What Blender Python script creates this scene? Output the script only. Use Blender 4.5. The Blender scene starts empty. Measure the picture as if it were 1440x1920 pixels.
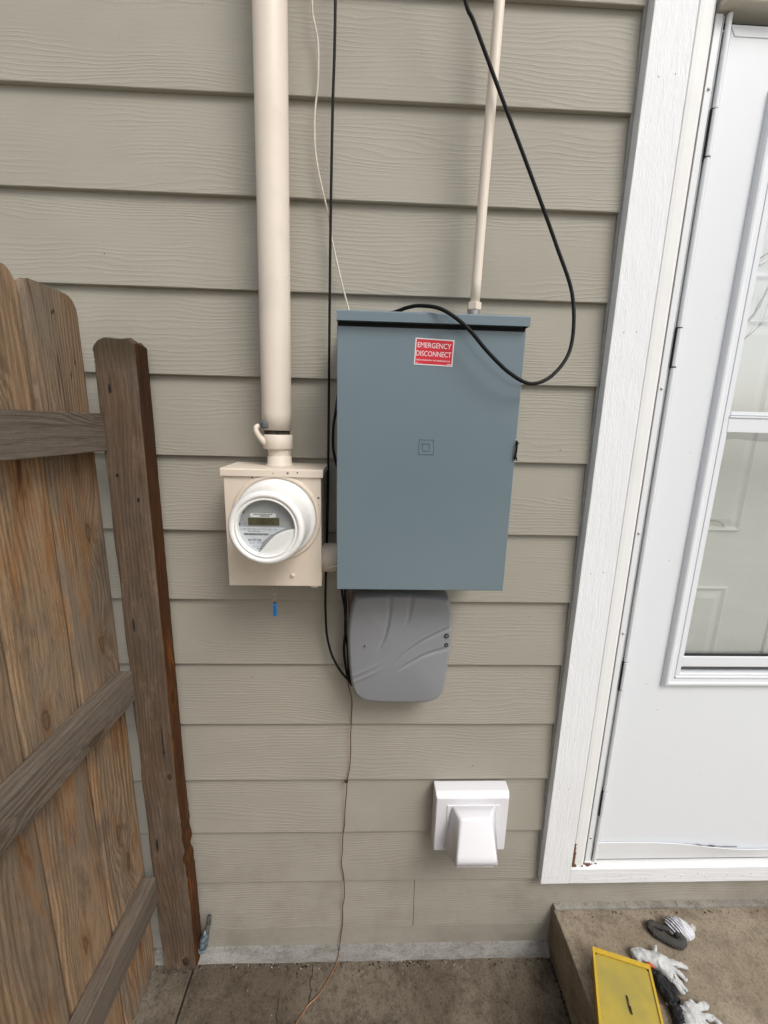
import bpy, bmesh, math, random
from mathutils import Vector, Matrix, noise
random.seed(7)
R = math.radians
sc = bpy.context.scene
COL = sc.collection

# ------------------------------------------------------------------ camera
cam = bpy.data.objects.new("camera", bpy.data.cameras.new("camera"))
COL.objects.link(cam)
rt = Vector((0.99922855, -0.03079767, 0.02436836))
dn = Vector((0.01749595, -0.20642104, -0.97830683))
fw = Vector((0.03515972, 0.97797845, -0.20572296))
m = Matrix((rt, -dn, -fw)).transposed().to_4x4()
m.translation = Vector((0, -0.969, 1.6463))
cam.matrix_world = m
cam.data.sensor_fit = 'VERTICAL'; cam.data.sensor_height = 24.0; cam.data.sensor_width = 18.0
cam.data.lens = 24.0 * 770 / 1920
cam.data.clip_start = 0.02; cam.data.clip_end = 500
sc.camera = cam

# ------------------------------------------------------------------ light
SUN_EL, SUN_AZ = R(50), R(38)      # azimuth measured from -Y (away from the wall) towards +X
W = bpy.data.worlds.new("World"); sc.world = W; W.use_nodes = True
wn, wl = W.node_tree.nodes, W.node_tree.links
sky = wn.new('ShaderNodeTexSky'); sky.sky_type = 'NISHITA'; sky.sun_disc = False
sky.sun_elevation = SUN_EL; sky.sun_rotation = math.pi - SUN_AZ
sky.dust_density = 4.0; sky.air_density = 1.0; sky.ozone_density = 1.0
hs = wn.new('ShaderNodeHueSaturation'); hs.inputs['Saturation'].default_value = 0.42
wl.new(sky.outputs[0], hs.inputs['Color']); wl.new(hs.outputs[0], wn['Background'].inputs[0])
wn['Background'].inputs[1].default_value = 0.13
sd = bpy.data.lights.new("sun", 'SUN'); sd.energy = 1.3; sd.angle = R(24); sd.color = (1, .97, .93)
so = bpy.data.objects.new("sun", sd); COL.objects.link(so)
tosun = Vector((math.sin(SUN_AZ)*math.cos(SUN_EL), -math.cos(SUN_AZ)*math.cos(SUN_EL), math.sin(SUN_EL)))
so.rotation_euler = tosun.to_track_quat('Z', 'Y').to_euler()
so.location = tosun * 20
vs = sc.view_settings
vs.view_transform = 'Standard'; vs.look = 'None'; vs.gamma = 1; vs.use_curve_mapping = False
vs.exposure = 0.27
sc.render.engine = 'CYCLES'
sc.cycles.max_bounces = 8

# ------------------------------------------------------------------ object helpers
def tag(o, label=None, cat=None, group=None, kind=None):
    if label: o['label'] = label
    if cat: o['category'] = cat
    if group: o['group'] = group
    if kind: o['kind'] = kind
    return o

def empty(name, loc=(0, 0, 0), **k):
    o = bpy.data.objects.new(name, None); COL.objects.link(o); o.location = loc
    o.empty_display_size = .05
    return tag(o, **k)

def link(name, bm, mat, parent=None, smooth=False, **k):
    bmesh.ops.recalc_face_normals(bm, faces=bm.faces)
    me = bpy.data.meshes.new(name); bm.to_mesh(me); bm.free()
    for mt in (mat if isinstance(mat, (list, tuple)) else [mat]): me.materials.append(mt)
    if smooth:
        for p in me.polygons: p.use_smooth = True
    o = bpy.data.objects.new(name, me); COL.objects.link(o)
    if parent is not None:
        o.parent = parent
        loc = Vector(parent.location)
        if parent.parent is not None: loc = loc + Vector(parent.parent.location)
        me.transform(Matrix.Translation(-loc))
    return tag(o, **k)

def box(x0, x1, y0, y1, z0, z1, bev=0, seg=2, bm=None):
    b = bmesh.new()
    r = bmesh.ops.create_cube(b, size=1)
    bmesh.ops.scale(b, vec=(x1-x0, y1-y0, z1-z0), verts=b.verts)
    bmesh.ops.translate(b, vec=((x0+x1)/2, (y0+y1)/2, (z0+z1)/2), verts=b.verts)
    if bev: bmesh.ops.bevel(b, geom=list(b.edges), offset=bev, segments=seg, profile=.6, affect='EDGES')
    return join(bm, b)

def join(bm, b):
    if bm is None: return b
    me = bpy.data.meshes.new("tmp"); b.to_mesh(me); b.free(); bm.from_mesh(me); bpy.data.meshes.remove(me)
    return bm

def gridbox(x0, x1, y0, y1, z0, z1, cut=.02, amp=.001, freq=12, seed=0, bev=.003, bm=None, fn=None):
    """a box with subdivided, slightly uneven faces"""
    b = bmesh.new()
    bmesh.ops.create_cube(b, size=1)
    bmesh.ops.scale(b, vec=(x1-x0, y1-y0, z1-z0), verts=b.verts)
    bmesh.ops.translate(b, vec=((x0+x1)/2, (y0+y1)/2, (z0+z1)/2), verts=b.verts)
    if bev: bmesh.ops.bevel(b, geom=list(b.edges), offset=bev, segments=2, profile=.6, affect='EDGES')
    for ax, lo, hi in ((0, x0, x1), (1, y0, y1), (2, z0, z1)):
        n = int((hi-lo)/cut)
        for i in range(1, n):
            co = [0, 0, 0]; co[ax] = lo+(hi-lo)*i/n; no = [0, 0, 0]; no[ax] = 1
            bmesh.ops.bisect_plane(b, geom=b.verts[:]+b.edges[:]+b.faces[:], plane_co=co, plane_no=no)
    s = Vector((seed*3.7, seed*1.3, seed*7.1))
    for v in b.verts:
        d = noise.noise_vector(v.co*freq+s)*amp
        v.co += d
        if fn: fn(v)
    return join(bm, b)

def cyl(c, axis, r, h, seg=32, bm=None, r2=None, bev=0):
    b = bmesh.new()
    bmesh.ops.create_cone(b, cap_ends=True, segments=seg, radius1=r, radius2=r if r2 is None else r2, depth=h)
    if bev: bmesh.ops.bevel(b, geom=[e for e in b.edges if len(e.link_faces) == 2 and any(len(f.verts) > 4 for f in e.link_faces)], offset=bev, segments=2, affect='EDGES')
    q = Vector(axis).normalized().to_track_quat('Z', 'Y').to_matrix().to_4x4()
    bmesh.ops.transform(b, matrix=Matrix.Translation(Vector(c)) @ q, verts=b.verts)
    return join(bm, b)

def lathe(profile, c, axis, seg=64, bm=None):
    """profile = [(radius, along)] round axis through c"""
    b = bmesh.new(); rows = []
    q = Vector(axis).normalized().to_track_quat('Z', 'Y').to_matrix().to_4x4()
    M = Matrix.Translation(Vector(c)) @ q
    for (r, t) in profile:
        if r < 1e-6: rows.append([b.verts.new(M @ Vector((0, 0, t)))]); continue
        rows.append([b.verts.new(M @ Vector((r*math.cos(2*math.pi*i/seg), r*math.sin(2*math.pi*i/seg), t))) for i in range(seg)])
    for a, d in zip(rows, rows[1:]):
        for i in range(seg):
            j = (i+1) % seg
            if len(a) == 1 and len(d) == 1: continue
            if len(a) == 1: b.faces.new((a[0], d[i], d[j]))
            elif len(d) == 1: b.faces.new((a[i], d[0], a[j]))
            else: b.faces.new((a[i], d[i], d[j], a[j]))
    return join(bm, b)

def smooth_path(pts, n=8):
    P = [Vector(p) for p in pts]; out = []
    P = [P[0]*2-P[1]] + P + [P[-1]*2-P[-2]]
    for i in range(1, len(P)-2):
        a, b_, c, d = P[i-1:i+3]
        for k in range(n):
            t = k/n
            out.append(.5*((2*b_)+(c-a)*t+(2*a-5*b_+4*c-d)*t*t+(3*b_-3*c+d-a)*t**3))
    out.append(P[-2]); return out

def tube(pts, r, seg=10, n=8, bm=None, rfn=None, smooth=True):
    P = smooth_path(pts, n) if smooth else [Vector(p) for p in pts]
    b = bmesh.new(); rows = []
    up = Vector((.13, .3, .95)); N = len(P)
    t0 = (P[1]-P[0]).normalized(); nx = t0.cross(up).normalized()
    for i, p in enumerate(P):
        t = (P[min(i+1, N-1)]-P[max(i-1, 0)]).normalized()
        nx = (nx - t*nx.dot(t)).normalized(); ny = t.cross(nx)
        rr = r if rfn is None else r*rfn(i/(N-1))
        rows.append([b.verts.new(p+rr*(math.cos(2*math.pi*k/seg)*nx+math.sin(2*math.pi*k/seg)*ny)) for k in range(seg)])
    for a, d in zip(rows, rows[1:]):
        for k in range(seg): b.faces.new((a[k], a[(k+1) % seg], d[(k+1) % seg], d[k]))
    b.faces.new(rows[0]); b.faces.new(rows[-1][::-1])
    return join(bm, b)

def prism_xz(pts, y0, y1, bm=None, bev=0, seg=2):
    """polygon in the XZ plane given a thickness from y0 (front) to y1 (back)"""
    b = bmesh.new()
    f = b.faces.new([b.verts.new((x, y0, z)) for x, z in pts])
    r = bmesh.ops.extrude_face_region(b, geom=[f])
    bmesh.ops.translate(b, vec=(0, y1-y0, 0), verts=[v for v in r['geom'] if isinstance(v, bmesh.types.BMVert)])
    if bev:
        es = [e for e in b.edges if all(abs(v.co.y-y0) < 1e-6 for v in e.verts)]
        bmesh.ops.bevel(b, geom=es, offset=bev, segments=seg, profile=.5, affect='EDGES')
    return join(bm, b)

def prism_yz(pts, x0, x1, bm=None):
    b = bmesh.new()
    f = b.faces.new([b.verts.new((x0, y, z)) for y, z in pts])
    r = bmesh.ops.extrude_face_region(b, geom=[f])
    bmesh.ops.translate(b, vec=(x1-x0, 0, 0), verts=[v for v in r['geom'] if isinstance(v, bmesh.types.BMVert)])
    return join(bm, b)

FONT = bpy.data.fonts.load("<builtin>") if "<builtin>" in bpy.data.fonts else None
def text(name, s, loc, w, h, mat, parent, italic=0, bold=0.0, depth=.0002, rot=0):
    """flat lettering on an upright face, fitted to w x h, left-bottom at loc"""
    cu = bpy.data.curves.new(name, 'FONT'); cu.body = s; cu.size = 1; cu.offset = bold; cu.extrude = 0
    cu.shear = italic; cu.resolution_u = 3
    to = bpy.data.objects.new("tmp_text", cu); COL.objects.link(to)
    dg = bpy.context.evaluated_depsgraph_get(); dg.update()
    me = bpy.data.meshes.new_from_object(to.evaluated_get(dg))
    bpy.data.objects.remove(to)
    xs = [v.co.x for v in me.vertices]; ys = [v.co.y for v in me.vertices]
    sx = w/(max(xs)-min(xs)); sy = h/(max(ys)-min(ys)); mx, my = min(xs), min(ys)
    b = bmesh.new(); b.from_mesh(me)
    for v in b.verts:
        x, z = (v.co.x-mx)*sx, (v.co.y-my)*sy
        if rot: x, z = x*math.cos(rot)-z*math.sin(rot), x*math.sin(rot)+z*math.cos(rot)
        v.co = Vector((loc[0]+x, loc[1], loc[2]+z))
    bpy.data.meshes.remove(me)
    return link(name, b, mat, parent)

def skin_mesh(verts, edges, radii, sub=2):
    me = bpy.data.meshes.new("t"); me.from_pydata(verts, edges, [])
    o = bpy.data.objects.new("tmp_skin", me); COL.objects.link(o)
    sk = o.modifiers.new("s", 'SKIN'); me.skin_vertices[0].data[0].use_root = True
    for i, r in enumerate(radii):
        me.skin_vertices[0].data[i].radius = r if isinstance(r, tuple) else (r, r)
    ss = o.modifiers.new("ss", 'SUBSURF'); ss.levels = sub; ss.render_levels = sub
    dg = bpy.context.evaluated_depsgraph_get(); dg.update()
    out = bpy.data.meshes.new_from_object(o.evaluated_get(dg))
    bpy.data.objects.remove(o)
    b = bmesh.new(); b.from_mesh(out); bpy.data.meshes.remove(out)
    return b

# ------------------------------------------------------------------ material helpers
class Mat:
    def __init__(s, name, rough=.6, spec=.5, metal=0):
        s.m = bpy.data.materials.new(name); s.m.use_nodes = True
        s.t = s.m.node_tree; s.n = s.t.nodes; s.l = s.t.links
        s.b = s.n['Principled BSDF']; s.b.inputs['Roughness'].default_value = rough
        s.b.inputs['Specular IOR Level'].default_value = spec; s.b.inputs['Metallic'].default_value = metal
        s.h = None
    def inp(s, node, key, v):
        if v is None: return
        if hasattr(v, 'is_output') or isinstance(v, bpy.types.NodeSocket): s.l.new(v, node.inputs[key])
        else:
            node.inputs[key].default_value = v
    def coord(s, scale=(1, 1, 1), loc=(0, 0, 0), rand=0, rot=(0, 0, 0)):
        tc = s.n.new('ShaderNodeTexCoord'); v = tc.outputs['Object']
        if rand:
            oi = s.n.new('ShaderNodeObjectInfo')
            mu = s.math('MULTIPLY', oi.outputs['Random'], rand)
            cb = s.n.new('ShaderNodeCombineXYZ')
            for i in range(3): s.l.new(mu, cb.inputs[i])
            va = s.n.new('ShaderNodeVectorMath'); va.operation = 'ADD'
            s.l.new(v, va.inputs[0]); s.l.new(cb.outputs[0], va.inputs[1]); v = va.outputs[0]
        mp = s.n.new('ShaderNodeMapping'); s.l.new(v, mp.inputs[0])
        mp.inputs['Scale'].default_value = scale; mp.inputs['Location'].default_value = loc; mp.inputs['Rotation'].default_value = rot
        return mp.outputs[0]
    def noise(s, v, scale, detail=4, rough=.55, dist=0, lac=2):
        n = s.n.new('ShaderNodeTexNoise'); s.l.new(v, n.inputs['Vector'])
        n.inputs['Scale'].default_value = scale; n.inputs['Detail'].default_value = detail
        n.inputs['Roughness'].default_value = rough; n.inputs['Distortion'].default_value = dist
        return n.outputs['Fac']
    def vor(s, v, scale, feat='F1', rnd=1):
        n = s.n.new('ShaderNodeTexVoronoi'); s.l.new(v, n.inputs['Vector']); n.feature = feat
        n.inputs['Scale'].default_value = scale; n.inputs['Randomness'].default_value = rnd
        return n.outputs['Distance']
    def math(s, op, a, b=None, clamp=False):
        n = s.n.new('ShaderNodeMath'); n.operation = op; n.use_clamp = clamp
        s.inp(n, 0, a); s.inp(n, 1, b); return n.outputs[0]
    def rng(s, v, a, b, c=0, d=1, smooth=True):
        n = s.n.new('ShaderNodeMapRange'); s.l.new(v, n.inputs[0])
        n.interpolation_type = 'SMOOTHSTEP' if smooth else 'LINEAR'
        for i, x in zip((1, 2, 3, 4), (a, b, c, d)): n.inputs[i].default_value = x
        return n.outputs[0]
    def mix(s, f, a, b, mode='MIX'):
        n = s.n.new('ShaderNodeMix'); n.data_type = 'RGBA'; n.blend_type = mode
        s.inp(n, 0, f)
        for k, v in ((6, a), (7, b)):
            if isinstance(v, tuple): n.inputs[k].default_value = (*v[:3], 1)
            else: s.l.new(v, n.inputs[k])
        return n.outputs[2]
    def sep(s, v):
        n = s.n.new('ShaderNodeSeparateXYZ'); s.l.new(v, n.inputs[0]); return n.outputs
    def comb(s, x, y, z):
        n = s.n.new('ShaderNodeCombineXYZ')
        for i, a in enumerate((x, y, z)): s.inp(n, i, a)
        return n.outputs[0]
    def color(s, c):
        if isinstance(c, tuple): s.b.inputs['Base Color'].default_value = (*c[:3], 1)
        else: s.l.new(c, s.b.inputs['Base Color'])
        return s
    def rough(s, v): s.inp(s.b, 'Roughness', v); return s
    def bump(s, h, strength=.5, dist=.001):
        n = s.n.new('ShaderNodeBump'); s.l.new(h, n.inputs['Height'])
        n.inputs['Strength'].default_value = strength; n.inputs['Distance'].default_value = dist
        if s.h is not None: s.l.new(s.h, n.inputs['Normal'])
        s.h = n.outputs[0]; s.l.new(s.h, s.b.inputs['Normal']); return s

def paint(name, col, rough=.45, dirt=.12, bump=.08, dscale=9, spec=.5, dirtcol=(.25, .22, .18)):
    M = Mat(name, rough, spec)
    v = M.coord(rand=5)
    n1 = M.noise(v, dscale, 5, .6); n2 = M.noise(v, 160, 3, .6); n3 = M.noise(v, 420, 2)
    f = M.math('MULTIPLY', M.rng(n1, .45, .8), dirt)
    c = M.mix(f, col, dirtcol)
    sp = M.rng(n2, .70, .76, 0, dirt*1.6)
    c = M.mix(sp, c, tuple(x*.35 for x in dirtcol))
    M.color(c); M.rough(M.rng(n1, .3, .7, rough-.06, rough+.08))
    M.bump(n3, bump, .0006); M.bump(n1, bump, .003)
    return M.m

# siding: satin paint over an embossed cedar grain
def siding_mat():
    M = Mat("siding_paint", .62, .3)
    v0 = M.coord(rand=37)
    s = M.sep(v0)
    big = M.noise(M.coord((.8, 1, 3.2), rand=53), 1.7, 2, .5)           # wanders the grain lines
    mid = M.noise(M.coord((4.5, 1, 22), rand=41), 2.2, 3, .55)
    zz = M.math('ADD', M.math('MULTIPLY', s[2], 118.0),
                M.math('ADD', M.math('MULTIPLY', big, 13.0), M.math('MULTIPLY', mid, 1.9)))
    ln = M.math('SINE', M.math('MULTIPLY', zz, 6.2832/1.0))
    ln = M.rng(ln, -.2, 1.0, 0, 1)
    brk = M.noise(M.coord((9, 1, 70), rand=19), 3.0, 3, .6)
    patch = M.noise(M.coord((1.4, 1, 5.5), rand=71), 2.2, 2, .5)
    h = M.math('MULTIPLY', M.math('MULTIPLY', ln, M.rng(brk, .25, .6, .25, 1)), M.rng(patch, .36, .56, .12, 1))
    fine = M.noise(M.coord((28, 28, 330), rand=3), 1.0, 2, .5)
    h = M.math('ADD', h, M.math('MULTIPLY', fine, .22))
    spk = M.noise(M.coord(rand=11), 520, 2, .5)
    blot = M.noise(M.coord((1, 1, 1.6), rand=7), 3.2, 4, .6)
    col = M.mix(M.rng(blot, .3, .72), (.338, .317, .267), (.372, .349, .296))
    col = M.mix(M.rng(spk, .35, .75, 0, .22), col, (.24, .225, .18))
    # a little wash of dust caught low on the wall (stain, world height)
    g = M.n.new('ShaderNodeNewGeometry'); gz = M.sep(g.outputs['Position'])
    dn_ = M.noise(g.outputs['Position'], 7, 5, .65)
    st = M.math('MULTIPLY', M.rng(gz[2], .75, .08, 0, 1), M.rng(dn_, .38, .75, 0, .40))
    col = M.mix(st, col, (.16, .135, .10))
    M.color(col)
    M.bump(h, .55, .00065); M.bump(M.noise(v0, 900, 2), .10, .0004)
    return M.m

def trim_mat(axis):
    M = Mat("white_trim_paint", .5, .4)
    sc1 = {'z': (260, 260, 55), 'x': (55, 260, 260)}[axis]
    sc2 = {'z': (70, 70, 5), 'x': (5, 70, 70)}[axis]
    a = M.noise(M.coord(sc1, rand=9), 1, 4, .65, .6); b = M.noise(M.coord(sc2, rand=4), 1, 4, .6, 1.2)
    h = M.math('ADD', M.rng(a, .35, .65), M.rng(b, .4, .62))
    c = M.mix(M.rng(M.noise(M.coord(rand=3), 5, 5), .45, .75, 0, .25), (.84, .86, .88), (.74, .75, .76))
    c = M.mix(M.rng(a, .66, .74, 0, .35), c, (.45, .45, .45))
    M.color(c); M.bump(h, .42, .0009)
    return M.m

def wood_mat(name, axis, grey, tan, amber, warm, streak=1.0, dark=(.045, .03, .02), seed=0, stain=.55, knots=1, fuzz=0, under=0):
    """weathered cedar; axis = direction of the grain"""
    M = Mat(name, .85, .15)
    L = (seed, seed*2, seed*3)
    def al(across, along):
        return tuple(along if i == 'xyz'.index(axis) else across for i in range(3))
    sp = M.sep(M.coord(rand=91, loc=L))
    ai = 'xyz'.index(axis); other = [i for i in range(3) if i != ai]
    across = M.math('ADD', sp[other[0]], sp[other[1]])
    kv = M.comb(M.math('MULTIPLY', across, 8.5), M.math('MULTIPLY', sp[ai], 3.0), 0.0)
    vn = M.n.new('ShaderNodeTexVoronoi'); vn.voronoi_dimensions = '2D'; M.l.new(kv, vn.inputs['Vector']); vn.inputs['Scale'].default_value = 1
    gate = M.rng(M.sep(vn.outputs['Color'])[0], .60, .62, 1, 0) if knots else None
    kd = M.math('ADD', vn.outputs['Distance'], M.math('MULTIPLY', M.math('SUBTRACT', M.noise(M.coord(al(45, 26), rand=8), 1.0, 3, .6), .5), .16))
    kd = M.math('ADD', kd, M.math('MULTIPLY', gate, 2.0)) if knots else M.math('ADD', kd, 5.0)
    kn = M.rng(kd, .02, .42, 1, 0)
    warp = M.noise(M.coord(al(4.2, 1.0), rand=91, loc=L), 1.0, 3, .5)
    jit = M.noise(M.coord(al(110, 5), rand=33), 1.0, 4, .65)
    u = M.math('ADD', M.math('MULTIPLY', across, 620.0), M.math('ADD', M.math('MULTIPLY', warp, 95.0), M.math('MULTIPLY', kn, 17.0)))
    u = M.math('ADD', u, M.math('MULTIPLY', jit, 5.0))
    ring = M.rng(M.math('SINE', u), -.6, 1, 0, 1)
    ringgate = M.rng(M.noise(M.coord(al(11, 1.3), rand=47, loc=L), 1, 2), .38, .62, .15, 1)
    ring = M.math('MULTIPLY', ring, ringgate)
    fib = M.noise(M.coord(al(300, 14), rand=21), 1.0, 5, .75)
    fib2 = M.noise(M.coord(al(75, 3.6), rand=17, loc=(seed, 0, 2)), 1.0, 5, .66, .3)
    w1 = M.noise(M.coord(al(8, 2.3), rand=61, loc=(seed, 1, 1)), 1.0, 5, .6, .5)
    w2 = M.noise(M.coord(al(19, 3.4), rand=27, loc=(3, seed, 1)), 1.0, 5, .62, .6)
    spk = M.noise(M.coord(rand=5), 330, 3, .7)
    tone = M.noise(M.coord((1, 1, 1), rand=210), .8, 1)
    base = M.mix(M.rng(w1, warm-.12, warm+.13), tan, grey)
    base = M.mix(M.rng(w2, .54, .70, 0, stain), base, amber)
    base = M.mix(M.rng(fib2, .46, .70, 0, .60), base, tuple(x*.42 for x in grey))
    base = M.mix(M.math('MULTIPLY', ring, .52*streak), base, tuple(x*.36 for x in tan))
    base = M.mix(M.rng(fib, .50, .66, 0, .68), base, tuple(x*.36 for x in grey))
    base = M.mix(M.rng(fib, .46, .26, 0, .38), base, tuple(min(1, x*1.9) for x in grey))
    base = M.mix(M.rng(spk, .52, .72, 0, .40), base, tuple(x*.55 for x in grey))
    base = M.mix(M.rng(spk, .44, .26, 0, .30), base, tuple(min(1, x*1.7) for x in grey))
    base = M.mix(M.rng(tone, .35, .65, 0, .30), base, tuple(x*.55 for x in tan))
    base = M.mix(M.rng(kd, .04, .22, .45, 0), base, tuple(x*.5 for x in amber))
    base = M.mix(M.rng(kd, .02, .08, .75, 0), base, tuple(x*.36 for x in tan))
    base = M.mix(M.rng(M.math('ABSOLUTE', M.math('SUBTRACT', kd, .055)), .0, .022, .55, 0), base, dark)
    cr = M.noise(M.coord(al(30, .9), rand=77, loc=(seed, 5, 2)), 1.0, 2, .5, .7)
    crack = M.rng(M.math('ABSOLUTE', M.math('SUBTRACT', cr, .56)), .0, .0055, 1, 0)
    crack = M.math('MULTIPLY', crack, M.rng(M.noise(M.coord(al(3, 1.4), rand=13), 1, 1), .50, .58, 0, 1))
    base = M.mix(M.math('MULTIPLY', crack, .9), base, dark)
    if under:   # resin and damp stains hanging below the rails, dark patches
        wz_ = M.sep(M.n.new('ShaderNodeNewGeometry').outputs['Position'])[2]
        st_ = M.noise(M.coord(al(24, 2.6), rand=19), 1.0, 5, .65, .4)
        for zr in (1.579, .978, .348):
            b1 = M.rng(wz_, zr-.34, zr-.02, 0, 1); b1 = M.math('MULTIPLY', b1, M.rng(wz_, zr, zr+.01, 1, 0))
            base = M.mix(M.math('MULTIPLY', b1, M.rng(st_, .48, .66, 0, .72)), base, (.27, .120, .038))
            base = M.mix(M.math('MULTIPLY', M.math('POWER', b1, 3.0), M.rng(st_, .57, .66, 0, .80)), base, (.07, .028, .014))
        pt_ = M.noise(M.coord(al(9, 4), rand=29, loc=(5, 5, seed)), 1.0, 5, .7, .3)
        base = M.mix(M.rng(pt_, .56, .72, 0, .55), base, (.085, .066, .055))
    if fuzz:
        bl = M.noise(M.coord(al(26, 9), rand=14), 1.0, 5, .7)
        base = M.mix(M.rng(bl, .42, .68, 0, .55), base, tuple(x*.50 for x in grey))
        base = M.mix(M.rng(bl, .46, .30, 0, .45), base, tuple(x*1.55 for x in grey))
        wz_ = M.sep(M.n.new('ShaderNodeNewGeometry').outputs['Position'])[2]
        base = M.mix(M.rng(wz_, 1.735, 1.80, 0, .75), base, (.060, .046, .026))
    M.color(base)
    h = M.math('SUBTRACT', M.math('SUBTRACT', M.math('MULTIPLY', fib, 1.1), M.math('MULTIPLY', ring, .45)), M.math('MULTIPLY', crack, 1.6))
    M.bump(h, .9, .0013); M.bump(fib2, .4, .003); M.bump(spk, .35, .0008)
    return M.m

def concrete_mat(name, a, b, dark, seed=0, stretch=(1, 1, 1)):
    M = Mat(name, .9, .15)
    v = M.coord(stretch, loc=(seed, seed, seed))
    n1 = M.noise(v, 3.2, 6, .62, .3); n2 = M.noise(v, 22, 6, .72); n3 = M.noise(v, 150, 4, .75); n4 = M.noise(v, 520, 2, .6)
    br = M.noise(M.coord((120, 14, 60), loc=(seed, 2, 1), rot=(0, 0, .25)), 1, 4, .7)
    c = M.mix(M.rng(n1, .40, .62), a, b)
    c = M.mix(M.rng(n2, .44, .70, 0, .75), c, dark)
    c = M.mix(M.rng(n3, .48, .70, 0, .60), c, tuple(x*.55 for x in dark))
    c = M.mix(M.rng(br, .56, .74, 0, .22), c, tuple(min(1, x*1.55) for x in b))
    c = M.mix(M.rng(n4, .60, .76, 0, .6), c, tuple(min(1, x*1.5) for x in b))
    M.color(c)
    h = M.math('ADD', M.math('MULTIPLY', n3, 1.0), M.math('MULTIPLY', n4, .6))
    M.bump(h, .8, .0022); M.bump(n2, .5, .006); M.bump(br, .3, .002)
    return M.m

def simple(name, col, rough=.5, metal=0, spec=.5, var=.08, scale=60, bump=.1):
    M = Mat(name, rough, spec, metal)
    v = M.coord(rand=3); n = M.noise(v, scale, 4, .6)
    M.color(M.mix(M.rng(n, .35, .7), col, tuple(max(0, x*(1-var*2.5)) for x in col)))
    if bump: M.bump(n, bump, .0006)
    return M.m

m_siding = siding_mat()
m_trimz, m_trimx = trim_mat('z'), trim_mat('x')
m_beige = paint("beige_metal_paint", (.70, .615, .51), .5, .16, .10, 7)
m_conduit = paint("conduit_paint", (.74, .660, .56), .5, .22, .14, 6)
m_white_plastic = paint("white_plastic", (.80, .80, .80), .35, .03, .04, 10)
m_ringwhite = paint("meter_white_plastic", (.82, .82, .80), .38, .10, .05, 14)
m_door = paint("white_door_paint", (.77, .80, .835), .42, .05, .05, 6, dirtcol=(.45, .42, .38))
m_door2 = paint("inner_door_paint", (.87, .87, .85), .45, .06, .05, 4, dirtcol=(.45, .42, .38))
m_jamb = paint("jamb_white_paint", (.80, .805, .80), .5, .07, .10, 9)
m_alum = paint("white_aluminium_frame", (.76, .78, .80), .38, .06, .04, 8, dirtcol=(.3, .28, .26))
m_rubber = simple("black_cable_rubber", (.008, .008, .009), .6, spec=.2, var=.1)
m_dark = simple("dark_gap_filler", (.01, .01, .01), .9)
m_whitewire = simple("off_white_wire", (.60, .56, .46), .5)
m_red = simple("copper_wire_red", (.14, .045, .03), .5, 0, var=.2, scale=40)
m_copper = simple("bare_copper", (.42, .20, .10), .42, .55, var=.2, scale=30)
m_steel = simple("zinc_steel", (.45, .44, .42), .42, .8, var=.15, scale=90)

def panel_paint():
    M = Mat("panel_grey_paint", .3, .75)
    v = M.coord(); n = M.noise(v, 3, 3); n3 = M.noise(v, 900, 2); n2 = M.noise(v, 60, 3)
    c = M.mix(M.rng(n, .35, .7), (.134, .186, .214), (.147, .200, .228))
    sp = M.noise(v, 210, 2, .5)
    c = M.mix(M.rng(sp, .77, .80, 0, .5), c, (.45, .47, .48))
    # a scuff of scratched paint near the left edge
    s = M.sep(v)
    dx = M.math('DIVIDE', M.math('SUBTRACT', s[0], -.038), .024); dz = M.math('DIVIDE', M.math('SUBTRACT', s[2], 1.547), .016)
    d = M.math('ADD', M.math('MULTIPLY', dx, dx), M.math('MULTIPLY', dz, dz))
    sc_ = M.noise(M.coord((60, 1, 170), rot=(0, .35, 0)), 1, 3, .6)
    thin = M.rng(M.math('ABSOLUTE', M.math('SUBTRACT', sc_, .5)), 0, .02, 1, 0)
    c = M.mix(M.math('MULTIPLY', M.math('MULTIPLY', thin, M.rng(d, .2, 1, 1, 0)), .8), c, (.50, .54, .54))
    M.color(c); M.rough(M.rng(n2, .3, .7, .29, .305))
    M.bump(n3, .10, .0002); M.bump(n, .12, .006)
    return M.m
m_panel = panel_paint()
m_tele = simple("grey_plastic_cover", (.25, .26, .275), .42, var=.05, scale=700, bump=.15)
m_post = wood_mat("grey_post_wood", 'z', (.155, .116, .086), (.140, .092, .058), (.105, .052, .024), .46, .25, seed=1, stain=.35, knots=0, fuzz=1)
m_postside = wood_mat("resin_stained_post_edge", 'z', (.050, .024, .012), (.105, .040, .013), (.34, .115, .014), .50, 1.3, (.01, .005, .003), seed=4, stain=.9)
m_picket = wood_mat("cedar_picket", 'z', (.210, .168, .128), (.355, .232, .135), (.33, .155, .052), .50, 1.45, seed=2, stain=.80, under=1)
m_rail = wood_mat("grey_rail_wood", 'y', (.160, .132, .106), (.17, .120, .082), (.15, .08, .04), .38, 1.1, seed=3, stain=.25)
m_slab = concrete_mat("stained_concrete", (.110, .088, .064), (.180, .152, .115), (.046, .035, .026), 2)
m_step = concrete_mat("brushed_step_concrete", (.24, .195, .140), (.33, .28, .21), (.14, .11, .078), 7)
m_lip = concrete_mat("pale_mortar", (.24, .225, .195), (.31, .295, .26), (.15, .13, .10), 4)
m_base = concrete_mat("painted_foundation", (.26, .255, .24), (.335, .33, .31), (.15, .13, .105), 9, (1, 1, 3))

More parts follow.
